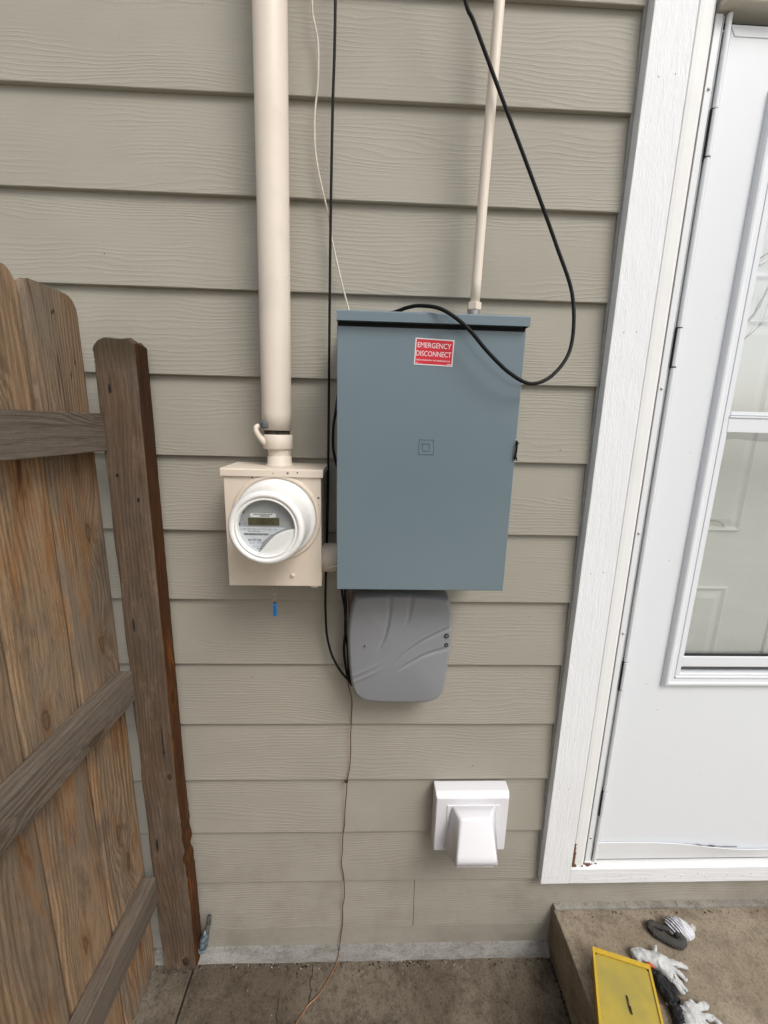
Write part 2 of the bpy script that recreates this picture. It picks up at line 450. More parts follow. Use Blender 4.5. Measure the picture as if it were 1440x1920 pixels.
# ================================================================== SETTING
def dirt_ground():
    M = Mat("yard_grass", .95, .1)
    v = M.coord(); n = M.noise(v, 1.2, 6, .6); n2 = M.noise(v, 30, 4, .7)
    M.color(M.mix(M.rng(n2, .4, .7), M.mix(M.rng(n, .4, .6), (.52, .48, .40), (.42, .40, .32)), (.58, .55, .48)))
    M.bump(n2, .6, .03); return M.m
b = bmesh.new(); bmesh.ops.create_grid(b, x_segments=1, y_segments=1, size=150)
bmesh.ops.translate(b, vec=(0, -100, -.06), verts=b.verts)
link("ground", b, dirt_ground(), kind='structure')

def slab(x0, x1, y0, y1, seed):
    def fn(v):
        if v.co.z > .02: v.co.z += .0025*noise.noise(v.co*6+Vector((seed, 0, 0)))+.0014*noise.noise(v.co*40)
    return gridbox(x0, x1, y0, y1, -.06, .045, cut=.025, amp=.0006, freq=30, seed=seed, bev=.004, fn=fn)
link("pavement", slab(-.5005, .583, -1.9, .02, 1), m_slab, kind='structure')
link("pavement", slab(-1.5, -.5055, -1.9, .02, 3), m_slab, kind='structure')

def stepfn(v):
    if v.co.z > .15: v.co.z += .0025*noise.noise(v.co*9)
    d = .0022*noise.noise(v.co*45); v.co.x += d; v.co.z += d*.4
    if v.co.z > .19 and v.co.x < .60: v.co.x += .003*abs(noise.noise(v.co*22)); 
door_step = empty("door_step", (1.25, -.45, .045), label="brown brushed concrete door step under the white door", cat="step")
link("step_block", gridbox(.583, 1.95, -.95, .012, .0, .213, cut=.03, amp=.0008, freq=25, seed=5, bev=.006, fn=stepfn), m_step, door_step)
def lipfn(v):
    if v.co.y < -.01: v.co.y += .003*noise.noise(Vector((v.co.x*14, 3, 0))); 
link("mortar_lip", gridbox(.585, 1.95, -.0125, .011, .208, .2215, cut=.03, amp=.0010, freq=30, seed=8, bev=.004, fn=lipfn), m_lip, door_step)

# ------------------------------------------------------------------ house wall with separate planks
house = empty("house_wall", (0, .1, 0), label="beige lap-sided house wall behind the meter and panel", cat="house wall")
b = box(-3.0, .60, .022, .24, .05, 4.6); box(.60, 1.72, .022, .24, .05, .33, bm=b); box(1.72, 3.2, .022, .24, .05, 4.6, bm=b); box(.60, 1.72, .022, .24, 2.62, 4.6, bm=b)
link("sheathing", b, m_dark, house)
S = .178
def plank(x0, x1, z, h=S, lap=.03):
    """bottom lip at the front, top tucked behind the plank above"""
    n = max(2, int((x1-x0)/.05)); b = bmesh.new(); rows = []
    ph = random.uniform(0, 50)
    for i in range(n+1):
        x = x0+(x1-x0)*i/n
        w = .0011*noise.noise(Vector((x*2.2, z*9, ph)))
        dz = .0008*noise.noise(Vector((x*1.7, z*5, ph+9)))
        H = h+lap
        sl = .0108/S*H
        pr = [(-.0002+w, z+.0012+dz), (.0006+w, z+dz), (.0098+w, z+dz), (.0098+sl, z+H), (sl+w*.3, z+H)]
        rows.append([b.verts.new((x, y, zz)) for y, zz in pr])
    for a, c in zip(rows, rows[1:]):
        for k in range(5): b.faces.new((a[k], c[k], c[(k+1) % 5], a[(k+1) % 5]))
    b.faces.new(rows[0]); b.faces.new(rows[-1][::-1])
    return link("siding_plank", b, m_siding, house)
z = 2.280
for k in range(-13, 12):
    plank(-2.4, .5190, z-k*S)
    plank(1.78, 3.1, z-k*S)
    if k < -4: plank(.5150, 1.778, z-k*S)
plank(-2.4, .1545, z-12*S); plank(.1560, 3.1, z-12*S)
b = box(-2.4, .583, .0012, .0085, .0745, .1425)
link("starter_strip", b, m_siding, house)
b = bmesh.new(); random.seed(11)
for (x, zz) in ((-.565, 1.985), (.36, .645), (.30, .72), (.12, 1.14), (.45, 1.60), (-.30, .99), (.42, 1.17)):
    k_ = (zz-2.280) % S; yy = -.0002+k_*.0608
    cyl((x, yy, zz), (0, -1, 0), random.uniform(.0010, .0018), .0008, 7, bm=b)
link("nail_marks", b, simple("siding_nail_rust", (.10, .08, .06), .8), house, kind='stuff')
# sloping painted footing between the siding and the slab
b = bmesh.new(); rows = []
for i in range(121):
    x = -2.4+2.983*i/120
    j = .0022*noise.noise(Vector((x*16, 1, 0)))+.0018*noise.noise(Vector((x*60, 4, 0)))
    rows.append([b.verts.new(p) for p in ((x, .012, .0765), (x, -.004+j*.3, .074), (x, -.020+j, .052), (x, -.026+j*1.6, .040), (x, .012, .038))])
for a, c in zip(rows, rows[1:]):
    for k in range(5): b.faces.new((a[k], c[k], c[(k+1) % 5], a[(k+1) % 5]))
b.faces.new(rows[0]); b.faces.new(rows[-1][::-1])
link("footing_strip", b, m_base, house, smooth=False)
# eave high above the frame
b = box(-3.0, 3.2, -.30, .24, 4.6, 4.64); box(-3.0, 3.2, -.32, -.30, 4.57, 4.76, bm=b)
link("eave", b, m_trimx, house)

# ------------------------------------------------------------------ door casing
cas = empty("door_casing", (.6, 0, .3), label="white wood-grain casing boards and jamb round the storm door", cat="door frame")
link("side_board", gridbox(.5260, .6120, -.0200, .010, .3270, 2.95, cut=.04, amp=.0004, freq=20, seed=2, bev=.0018), m_trimz, cas)
link("bottom_board", gridbox(.6128, 1.80, -.0192, .010, .3265, .3800, cut=.04, amp=.0004, freq=20, seed=3, bev=.0018), m_trimx, cas)
link("side_board", gridbox(1.700, 1.792, -.0200, .010, .381, 2.95, cut=.08, amp=.0004, freq=20, seed=6, bev=.0018), m_trimz, cas)
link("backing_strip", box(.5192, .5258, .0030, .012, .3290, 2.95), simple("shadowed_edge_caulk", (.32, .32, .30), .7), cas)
def mould(x0, x1, z0, z1, name="brick_mould"):
    prof = [(x0, .02), (x0, -.0120), (x0+.002, -.0145), (x0+.010, -.0150), (x0+.030, -.0130), (x0+.034, -.0085), (x1-.004, -.0075), (x1, -.003), (x1, .02)]
    b = bmesh.new(); f = b.faces.new([b.verts.new((x, y, z0)) for x, y in prof])
    r = bmesh.ops.extrude_face_region(b, geom=[f])
    bmesh.ops.translate(b, vec=(0, 0, z1-z0), verts=[v for v in r['geom'] if isinstance(v, bmesh.types.BMVert)])
    return link(name, b, m_jamb, cas)
mould(.6165, .6570, .3830, 2.95)
link("joint_shade_strip", box(.6122, .6163, -.0100, .010, .3830, 2.95), simple("painted_joint_shade", (.11, .105, .10), .9), cas)  # dark strip paints in the shade beside the thicker casing board
link("joint_shade_strip", box(.6571, .6588, -.0035, .010, .3900, 2.45), simple("painted_joint_shade", (.16, .155, .15), .9), cas)  # grey strip paints shade into the groove next to the frame
link("door_sill", gridbox(.6590, 1.66, -.006, .10, .3805, .3890, cut=.05, amp=.0006, freq=20, bev=.001), m_jamb, cas)
link("head_board", box(.6590, 1.70, -.0100, .05, 2.505, 2.60, .002), m_jamb, cas)
# rotten patch at the foot of the jamb
m_rot = wood_mat("rotten_bare_wood", 'z', (.20, .12, .08), (.26, .13, .08), (.22, .09, .05), .5, 1.2, seed=9)
pts = []
for i in range(15):
    t = i/14; pts.append((.6172+.0115*(.45+.75*noise.noise(Vector((t*6, 2, 1))))*(1-.35*t) + (.006 if t < .12 else 0), .3845+.082*t))
b = prism_xz([(.6168, .3845)]+pts+[(.6168, .4665)], -.0166, -.0120)
link("rot_patch", b, m_rot, cas, label="bare brown rotten wood at the foot of the jamb")
b = bmesh.new()
for i in range(9):
    x = random.uniform(.630, .690); y = random.uniform(-.012, -.004); s_ = random.uniform(.002, .005)
    box(x, x+s_*1.8, y-s_*.5, y+s_*.5, .3805, .3805+s_, bm=b)
link("paint_flakes", b, m_rot, cas, kind='stuff')
b = bmesh.new()
for (x, zz) in ((.548, .352), (.573, .350), (.545, .665), (.570, .662), (.551, 1.30), (.583, 1.303), (.552, 1.86), (.580, 1.862), (.552, 2.33), (.585, 2.336)):
    cyl((x, -.0200, zz), (0, -1, 0), .0011, .0012, 8, bm=b)
for i in range(13):
    cyl((.66+i*.047+random.uniform(-.012, .012), -.0192, .352+random.uniform(-.012, .012)), (0, -1, 0), .0011, .0012, 8, bm=b)
link("nail_heads", b, simple("grey_nail_dimple", (.18, .18, .17), .7), cas, kind='stuff')

# ------------------------------------------------------------------ inner door behind the glass
inn = empty("inner_door", (1.05, .10, .39), label="white panelled entry door seen through the storm door glass", cat="door")
link("door_slab", box(.70, 1.66, .100, .140, .40, 2.46), m_door2, inn)
def raised_panel(x0, x1, z0, z1, y=.0995):
    b = bmesh.new()
    def ring(d, yy): return [b.verts.new(p) for p in ((x0+d, yy, z0+d), (x1-d, yy, z0+d), (x1-d, yy, z1-d), (x0+d, yy, z1-d))]
    rs = [ring(0, y+.001), ring(.000, y-.0035), ring(.004, y-.0055), ring(.009, y-.0030), ring(.013, y+.0005-.0015), ring(.020, y-.0012), ring(.034, y-.0046)]
    for a, c in zip(rs, rs[1:]):
        for k in range(4): b.faces.new((a[k], a[(k+1) % 4], c[(k+1) % 4], c[k]))
    b.faces.new(rs[-1])
    return link("door_panel", b, m_door2, inn)
for (x0, x1) in ((.790, 1.018), (1.165, 1.40)):
    raised_panel(x0, x1, .62, 1.222); raised_panel(x0, x1, 1.385, 1.925); raised_panel(x0, x1, 2.02, 2.33)
link("door_stop", box(.66, .70, .05, .14, .40, 2.46), m_door2, inn)
link("torn_sticker", tube([(.905, .0955, 1.412), (.935, .093, 1.415), (.950, .092, 1.413), (.965, .0925, 1.405), (.972, .095, 1.398)], .0014, 6, 5), simple("grey_tape", (.35, .35, .34), .6), inn)

# ------------------------------------------------------------------ storm door
sd_ = empty("storm_door", (.69, 0, .40), label="white storm door with tall glass window and warped bottom strip", cat="door")
m_glass = bpy.data.materials.new("window_glass"); m_glass.use_nodes = True
nt = m_glass.node_tree; nt.nodes.clear()
out = nt.nodes.new('ShaderNodeOutputMaterial'); mx = nt.nodes.new('ShaderNodeMixShader'); tr = nt.nodes.new('ShaderNodeBsdfTransparent'); gl = nt.nodes.new('ShaderNodeBsdfGlossy'); lw = nt.nodes.new('ShaderNodeLayerWeight'); pw = nt.nodes.new('ShaderNodeMath'); fr = nt.nodes.new('ShaderNodeMath')
gl.inputs['Roughness'].default_value = .0; pw.operation = 'POWER'; pw.inputs[1].default_value = 4.0; fr.operation = 'MULTIPLY_ADD'; fr.inputs[1].default_value = .85; fr.inputs[2].default_value = .24; nt.links.new(lw.outputs['Facing'], pw.inputs[0]); nt.links.new(pw.outputs[0], fr.inputs[0]); lw.inputs[0].default_value = .5; tr.inputs[0].default_value = (.97, .985, .98, 1)
tcg = nt.nodes.new('ShaderNodeTexCoord'); ng = nt.nodes.new('ShaderNodeTexNoise'); ng.inputs['Scale'].default_value = 3.5; bg = nt.nodes.new('ShaderNodeBump'); bg.inputs['Strength'].default_value = .12; bg.inputs['Distance'].default_value = .01
nt.links.new(tcg.outputs['Object'], ng.inputs[0]); nt.links.new(ng.outputs['Fac'], bg.inputs['Height']); nt.links.new(bg.outputs[0], gl.inputs['Normal'])
nt.links.new(fr.outputs[0], mx.inputs[0]); nt.links.new(tr.outputs[0], mx.inputs[1]); nt.links.new(gl.outputs[0], mx.inputs[2]); nt.links.new(mx.outputs[0], out.inputs[0])

# Z-bar frame fixed to the jamb
prof = [(.6590, .02), (.6590, -.0015), (.6605, -.0045), (.6735, -.0045), (.6750, -.003), (.6752, .006), (.6775, .006), (.6778, -.001), (.6795, -.001), (.6798, .008), (.6798, .02)]
b = bmesh.new(); f = b.faces.new([b.verts.new((x, y, .389)) for x, y in prof])
r = bmesh.ops.extrude_face_region(b, geom=[f]); bmesh.ops.translate(b, vec=(0, 0, 2.06), verts=[v for v in r['geom'] if isinstance(v, bmesh.types.BMVert)])
link("hinge_rail", b, m_alum, sd_)
# hinge tube in lengths, knuckles set off with dark gaps
kn = [(.557, .637), (.967, 1.047), (1.794, 1.875), (2.208, 2.290)]
zc = .392
for a, c in kn+[(2.452, 2.452)]:
    link("hinge_tube", cyl((.6868, -.0045, (zc+a-.003)/2), (0, 0, 1), .0050, a-.003-zc, 14), m_alum, sd_, smooth=False)
    zc = c+.003
for a, c in kn:
    h = link("hinge", cyl((.6868, -.0052, (a+c)/2), (0, 0, 1), .0055, c-a, 14), m_alum, sd_)
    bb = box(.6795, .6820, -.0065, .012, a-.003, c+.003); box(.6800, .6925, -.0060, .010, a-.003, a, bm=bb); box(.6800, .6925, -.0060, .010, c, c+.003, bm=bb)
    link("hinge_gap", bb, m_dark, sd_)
for zz in (2.325, 1.745, 1.40, 1.13, .475):
    link("screw_head", lathe([(0, .0022), (.0024, .0018), (.0034, .0002), (.0034, -.001)], (.6672, -.0045, zz), (0, -1, 0), 12), m_steel, sd_, smooth=True)
# the door leaf as stiles and rails around the opening
X0, X1, Z0, Z1 = .6925, 1.62, .405, 2.436
wx0, wx1, wz0, wz1 = .800, 1.510, .982, 2.318
b = bmesh.new()
def ringquad(bm, o, i):
    vo = [bm.verts.new(p) for p in o]; vi = [bm.verts.new(p) for p in i]
    for k in range(4): bm.faces.new((vo[k], vo[(k+1) % 4], vi[(k+1) % 4], vi[k]))
    return vo, vi
def rect(x0, x1, z0, z1, y): return [(x0, y, z0), (x1, y, z0), (x1, y, z1), (x0, y, z1)]
yF = .0
levels = [rect(X0, X1, Z0, Z1, .030), rect(X0, X1, Z0, Z1, yF+.004), rect(X0+.0015, X1-.0015, Z0+.0015, Z1-.0015, yF+.0012), rect(X0+.006, X1-.006, Z0+.006, Z1-.006, yF), rect(wx0, wx1, wz0, wz1, yF), rect(wx0, wx1, wz0, wz1, .030)]
vr = [[b.verts.new(p) for p in L] for L in levels]
for a, c in zip(vr, vr[1:]+vr[:1]):
    for k in range(4): b.faces.new((a[k], a[(k+1) % 4], c[(k+1) % 4], c[k]))
link("door_leaf", b, m_door, sd_)
# raised window frame: rounded outer moulding, flat, insert groove
fz1 = 2.332
prof = [(0, .0006), (0, -.0030), (.0025, -.0085), (.0060, -.0118), (.0105, -.0128), (.0140, -.0120), (.0165, -.0105), (.0240, -.0100), (.0262, -.0098), (.0266, -.006), (.0280, -.006), (.0284, -.0100), (.0300, -.0102), (.0400, -.0100), (.0415, -.0085), (.0415, .0200)]
b = bmesh.new(); rs = []
for d, y in prof:
    rs.append([b.verts.new(p) for p in rect(.7955+d, 1.515-d, .9775+d*.98, fz1-d, yF+y)])
for a, c in zip(rs, rs[1:]):
    for k in range(4): b.faces.new((a[k], a[(k+1) % 4], c[(k+1) % 4], c[k]))
wf = link("window_frame", b, m_door, sd_)
gx0, gx1 = .8372, 1.4735
# meeting rail between the two panes, with its little sill line
bb = box(gx0-.0015, gx1, -.0108, .010, 1.6510, 1.6815, .0012); box(gx0-.0015, gx1, -.0128, .010, 1.6840, 1.6880, .0008, bm=bb); box(gx0+.002, gx1, -.0085, .010, 1.6900, 1.6985, .0012, bm=bb)
link("meeting_rail", bb, m_door, sd_)
link("sash_bar", box(gx0-.0015, gx1, -.0098, .008, 1.0385, 1.0675, .0012), m_door, sd_)
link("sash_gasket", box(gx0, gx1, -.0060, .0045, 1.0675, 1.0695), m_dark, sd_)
bb = box(.8245, gx1+.010, -.0118, .010, 1.0045, 1.0095, .0012); box(.8300, gx1+.006, -.0098, .010, 1.0110, 1.0150, .001, bm=bb)
link("window_sill", bb, m_door, sd_)
link("side_bead", box(gx0-.0028, gx0+.0012, -.0088, .006, 1.070, 1.648, .0008), m_alum, sd_)
link("glass_pane", box(gx0, gx1, .0040, .0062, 1.060, 1.655), m_glass, sd_, label="lower glass pane of the storm door")
link("glass_pane", box(gx0, gx1, -.0030, -.0010, 1.690, 2.300), m_glass, sd_, label="upper glass pane reflecting bare trees")
ms = bpy.data.materials.new("insect_screen_mesh"); ms.use_nodes = True
n_ = ms.node_tree; n_.nodes.clear(); o_ = n_.nodes.new('ShaderNodeOutputMaterial'); mm = n_.nodes.new('ShaderNodeMixShader'); t_ = n_.nodes.new('ShaderNodeBsdfTransparent'); d_ = n_.nodes.new('ShaderNodeBsdfDiffuse'); d_.inputs[0].default_value = (.06, .06, .06, 1); mm.inputs[0].default_value = .45
n_.links.new(t_.outputs[0], mm.inputs[1]); n_.links.new(d_.outputs[0], mm.inputs[2]); n_.links.new(mm.outputs[0], o_.inputs[0])
link("insect_screen", box(gx0, gx1, .0090, .0094, 1.012, 1.040), ms, sd_)
# bottom expander strip, warped away towards the right
b = bmesh.new(); rows = []
for i in range(61):
    t = i/60; x = .6895+.92*t
    zt = .4585-.0285*(1/(1+math.exp(-(t-.38)*13)))+.001*math.sin(t*9)
    yo = -.0060-.007*math.exp(-((t-.42)/.16)**2)
    rows.append([b.verts.new(p) for p in ((x, -.0045, .3975), (x, yo, zt), (x, yo+.0016, zt+.0004), (x, -.0028, .3975))])
for a, c in zip(rows, rows[1:]):
    for k in range(4): b.faces.new((a[k], c[k], c[(k+1) % 4], a[(k+1) % 4]))
b.faces.new(rows[0]); b.faces.new(rows[-1][::-1])
link("bottom_strip", b, m_alum, sd_, label="warped bottom expander strip bowing off the door")
link("bottom_sweep", box(.6895, 1.615, -.0005, .012, .3905, .3965), m_rubber, sd_)
b = tube([(.955, -.0022, .4435), (.985, -.0030, .4432), (1.02, -.0030, .4408), (1.06, -.0032, .4380), (1.12, -.0030, .4350)], .0014, 6, 8, rfn=lambda t: .25+1.3*max(0, noise.noise(Vector((t*7, 2, 5)))+.25))
link("dirt_smudge", b, simple("black_grime", (.07, .065, .06), .9), sd_, smooth=True)
b = bmesh.new()
for (x, zz) in ((.772, 1.90), (.765, 1.60), (.757, .98), (.80, .90), (.72, .96), (.96, .69), (1.10, .60), (.88, .79), (.76, 1.33)):
    cyl((x, -.0001, zz), (0, -1, 0), random.uniform(.0006, .0013), .0006, 7, bm=b)
link("paint_chip_marks", b, simple("chip_grey", (.22, .21, .20), .8), sd_, kind='stuff')
# header: dark underside, bar and drip cap
bb = box(.6620, 1.66, -.0280, .020, 2.4530, 2.4690, .004); 
link("drip_cap", bb, paint("beige_drip_cap", (.50, .47, .40), .5, .2), sd_)
link("header_bar", box(.6620, 1.66, -.0240, .010, 2.4700, 2.50, .003), m_alum, sd_)
link("top_strip", prism_xz([(.7065, 2.4175), (1.60, 2.4175), (1.61, 2.4355), (.6945, 2.4355)], -.0014, .002), m_door, sd_)

# ================================================================== FENCE
fence = empty("wood_fence", (-.58, -.9, .1), label="weathered cedar picket fence running up to the house wall", cat="fence")
def picket(y1, w, top, bot=.100, seed=0, notch=False):
    """y1 = edge nearer the wall; dog-eared top"""
    y0 = y1-w; c = .036
    ny, nz = 16, 64
    b = bmesh.new()
    def topz(t):      # t 0..1 from y0 to y1
        e = .0
        d0, d1 = t*w, (1-t)*w
        for d, cc in ((d0, .026 if notch else c), (d1, c)):
            if d < cc: e = max(e, (cc-d)*1.05-.012*math.sin(math.pi*d/cc))
        return top-e+.0022*noise.noise(Vector((t*9, seed, 3)))
    fr_, bk = [], []
    for j in range(nz+1):
        s_ = j/nz; rowf, rowb = [], []
        for i in range(ny+1):
            t = i/ny; zt = topz(t)
            z_ = bot+(zt-bot)*s_
            wob = .0014*noise.noise(Vector((seed*5, z_*2.2, 1)))
            cup = .0016*math.cos((t-.5)*math.pi)
            x = -.600+cup+.0014*noise.noise(Vector((t*2, z_*1.6, seed*7)))
            if i in (0, ny): x -= .0045
            rowf.append(b.verts.new((x, y0+w*t+wob, z_))); rowb.append(b.verts.new((x-.0155, y0+w*t+wob, z_)))
        fr_.append(rowf); bk.append(rowb)
    for j in range(nz):
        for i in range(ny):
            b.faces.new((fr_[j][i], fr_[j][i+1], fr_[j+1][i+1], fr_[j+1][i])); b.faces.new((bk[j][i], bk[j+1][i], bk[j+1][i+1], bk[j][i+1]))
        b.faces.new((fr_[j][0], fr_[j+1][0], bk[j+1][0], bk[j][0])); b.faces.new((fr_[j][ny], bk[j][ny], bk[j+1][ny], fr_[j+1][ny]))
    for i in range(ny):
        b.faces.new((fr_[0][i], bk[0][i], bk[0][i+1], fr_[0][i+1])); b.faces.new((fr_[nz][i], fr_[nz][i+1], bk[nz][i+1], bk[nz][i]))
    return link("picket", b, m_picket, fence, smooth=False)
y = -.0440
for i in range(13):
    w = [.1435, .1385, .139, .140][i] if i < 4 else random.uniform(.137, .142)
    picket(y, w, 1.882+[0, .006, -.004, .003][i % 4], .100+random.uniform(-.004, .004), seed=i, notch=(i == 0))
    y -= w+random.uniform(.0010, .0020)
def rail(z0, z1, y1, seed):
    def fn(v): v.co.z += .002*noise.noise(Vector((v.co.y*2.3, seed, 0)))
    return link("rail", gridbox(-.5985, -.5620, -1.86, y1, z0, z1, cut=.035, amp=.0009, freq=14, seed=seed, bev=.0022, fn=fn), m_rail, fence)
rail(1.5790, 1.6570, -.0658, 1); rail(.9780, 1.0560, -.0658, 2); rail(.3480, .4350, -.0658, 3)
# the post screwed to the wall: uneven top, chipped corner, rough edges
def postfn(v):
    x, yy, zz = v.co
    t = (x+.570)/.086
    if zz > 1.70:
        k = (zz-1.70)/.11
        v.co.z += k*(.010*noise.noise(Vector((x*55, yy*30, 1)))-.016*max(0, .26-t)/.26 - .010*max(0, t-.82)/.18)
        if t < .12: v.co.x += k*k*.008*abs(noise.noise(Vector((zz*120, 5, 1))))
    if t > .8 and .42 < zz < .62: v.co.x -= .0045*math.exp(-((zz-.492)/.016)**2)+.004*noise.noise(Vector((zz*28, 8, 1)))
    if t > .6 and zz < .30: v.co.x -= .002*noise.noise(Vector((zz*40, 2, 2)))
    if zz < .13: v.co.z += .006*noise.noise(Vector((x*60, yy*60, 7)))
    if zz < .70: v.co.x += .007*t*min(1, (.70-zz)/.35)
    if t < .3: v.co.x += .0025*noise.noise(Vector((zz*9, 3, 3)))
b = gridbox(-.5700, -.4840, -.0650, -.0145, .0950, 1.8080, cut=.012, amp=.0007, freq=40, seed=4, bev=.0045, fn=postfn)
for f in b.faces:
    c = f.calc_center_median()
    if f.normal.x > .6 and c.x > -.50: f.material_index = 1
post = link("post", b, [m_post, m_postside], fence, label="grey fence post fixed upright against the siding, resin-stained edge")
b = bmesh.new()
for (x, zz, r_, hh) in ((-.5430, 1.708, .0030, .010), (-.547, 1.527, .0030, .004), (-.507, 1.474, .0030, .005), (-.547, 1.175, .0024, .018), (-.507, .828, .0030, .006), (-.5485, .540, .0030, .022), (-.5070, .858, .0014, .05), (-.522, 1.25, .0012, .002), (-.5040, 1.285, .0012, .002)):
    n0 = len(b.verts)
    bb = bmesh.new(); bmesh.ops.create_uvsphere(bb, u_segments=10, v_segments=6, radius=1)
    bmesh.ops.scale(bb, vec=(r_, .0012, max(r_, hh)), verts=bb.verts); bmesh.ops.translate(bb, vec=(x, -.0656, zz), verts=bb.verts); join(b, bb)
link("nail_hole", b, m_dark, post, kind='stuff')
def knot(c, r_, axis='y'):
    b = bmesh.new(); bmesh.ops.create_uvsphere(b, u_segments=14, v_segments=10, radius=1)
    for v in b.verts: v.co *= 1+.3*noise.noise(v.co*2.1)
    bmesh.ops.scale(b, vec=(r_, .006, r_*1.5), verts=b.verts); bmesh.ops.translate(b, vec=c, verts=b.verts)
    return b
m_knot = simple("dark_knot_wood", (.055, .028, .016), .75, var=.3, scale=160, bump=.6)
link("knot", knot((-.4985, -.0610, .735+.02), .0085), m_knot, post, smooth=True)
link("knot", knot((-.5030, -.0610, .128), .0140), m_knot, post, smooth=True)
# splinters at the chipped top corner
b = bmesh.new()
for i in range(5):
    zz = 1.752+random.uniform(0, .030); x = -.5680+random.uniform(-.002, .001)
    tube([(x+.004, -.062, zz), (x-.001, -.0635, zz+.004), (x-random.uniform(0, .004), -.064, zz+random.uniform(.004, .014))], .0017, 5, 2, bm=b, rfn=lambda t: 1-.8*t)
link("splinters", b, m_post, post, kind='stuff')

# ================================================================== CONDUITS AND BOXES
# meter socket box
mb = empty("meter_box", (-.2, -.05, 1.297), label="beige painted meter socket box under the thick conduit", cat="meter box")
link("box_body", box(-.3015, -.1045, -.1080, -.0020, 1.2980, 1.5440, .0015), m_beige, mb)
b = box(-.3035, -.1025, -.1135, -.1083, 1.2965, 1.5380, .0014)
link("front_cover", b, m_beige, mb)
b = prism_yz([(-.1185, 1.5370), (-.1185, 1.5510), (-.1165, 1.5535), (0, 1.5560), (0, 1.5445), (-.1140, 1.5420), (-.1150, 1.5370)], -.3085, -.0975)
bmesh.ops.bevel(b, geom=list(b.edges), offset=.0008, segments=1, affect='EDGES')
link("top_hood", b, m_beige, mb)
MC = (-.1970, 0, 1.4490)
link("socket_ring", lathe([(.0945, -.0005), (.0935, .0015), (.0905, .0035), (.0875, .0035), (.0855, .0020), (.0830, .0006), (.080, -.001)], (MC[0], -.1135, MC[2]), (0, -1, 0), 72), m_beige, mb, smooth=True)
link("cover_screw", lathe([(0, .0042), (.0028, .0040), (.0040, .0028), (.0044, 0), (.0044, -.001)], (-.1655, -.1135, 1.3215), (0, -1, 0), 18), m_beige, mb, smooth=True)
link("bottom_latch", box(-.1265, -.1120, -.1090, -.0900, 1.2915, 1.2978, .0006), m_beige, mb)
b = bmesh.new()
for (x, zz, s_) in ((-.108, 1.494, .0024), (-.1085, 1.479, .0016), (-.2445, 1.5352, .0018), (-.17, 1.5455, .0022), (-.15, 1.547, .0017), (-.2, 1.5445, .0012)):
    yy = -.1137 if zz < 1.537 else -.1187
    cyl((x, yy, zz), (0, -1, 0), s_, .0006, 7, bm=b)
link("paint_chips", b, simple("bare_metal_chip", (.10, .08, .07), .8), mb, kind='stuff')
# red-brown blotches on the hood
b = bmesh.new()
for i in range(26):
    x = random.uniform(-.165, -.125)+random.uniform(-.01, .01); yy = random.uniform(-.09, -.03)
    cyl((x, yy, 1.5555-(-yy)*.0214+.0001), (0, 0, 1), random.uniform(.001, .003), .0005, 7, bm=b)
link("rust_spots", b, simple("rust_red", (.22, .10, .07), .85), mb, kind='stuff')

# the meter itself
em = empty("electric_meter", (MC[0], -.15, MC[2]), label="round white glass-faced electric meter plugged into the beige box", cat="electric meter")
prof = [(.0700, .0), (.0835, .0), (.0840, .004), (.0820, .0075), (.0775, .0085), (.0755, .0105), (.0735, .014), (.0712, .030), (.0690, .064), (.0692, .070), (.0712, .074), (.0728, .0785), (.0728, .0835), (.0712, .0885), (.0680, .0920), (.0640, .0930), (.0612, .0915), (.0602, .0885), (.0592, .0885), (.0580, .0905), (.0560, .0908), (.0545, .0890), (.0538, .0760)]
link("meter_housing", lathe(prof, (MC[0], -.1145, MC[2]), (0, -1, 0), 96), m_ringwhite, em, smooth=True)
fy = -.1145-.0765
fx, fzc = -.2005+.0025, 1.4478
link("face_plate", lathe([(0, 0), (.0550, 0), (.0550, -.004)], (MC[0], fy, MC[2]), (0, -1, 0), 64), simple("meter_face_grey", (.33, .34, .35), .5, var=.04, scale=30, bump=.02), em)
# lower printed label area (light), following the circle
cx, cz, rr = MC[0], MC[2], .0532
def circ(a, r_=rr): return (cx+r_*math.cos(a), cz+r_*math.sin(a))
pts = [circ(R(180-1)+i*(R(250)-R(179))/22) for i in range(23)]
pts = [(cx-rr, cz-.0005)]+pts[1:]+[(cx-.010, cz-.030), (cx+.004, cz-.018), (cx+.020, cz-.008), (cx+.036, cz-.0010)]
link("face_label", prism_xz(pts, fy-.0006, fy), simple("label_grey_white", (.60, .62, .66), .5, var=.03, bump=.02), em)
# white cover leaf, lower right
pts = [circ(R(-112)+i*(R(-1)-R(-112))/30, .0560) for i in range(31)]
pts += [(cx+.0440, cz-.0030), (cx+.0300, cz-.0075), (cx+.0160, cz-.0150), (cx+.0040, cz-.0260), (cx-.0060, cz-.0385), (cx-.0130, cz-.0470), (cx-.0190, cz-.0505)]
link("face_cover", prism_xz(pts, fy-.0098, fy-.0012, bev=.0018, seg=3), m_ringwhite, em, smooth=False)
m_print = simple("printed_dark_ink", (.05, .05, .06), .6)
m_printb = simple("printed_blue_grey_ink", (.14, .16, .22), .6)
m_lab = simple("white_sticker", (.72, .72, .72), .5, var=.02, bump=.0)
lcd = link("display", box(-.2328, -.1735, fy-.0016, fy-.0002, 1.4530, 1.4672), simple("lcd_olive", (.085, .080, .040), .3, var=.05), em)
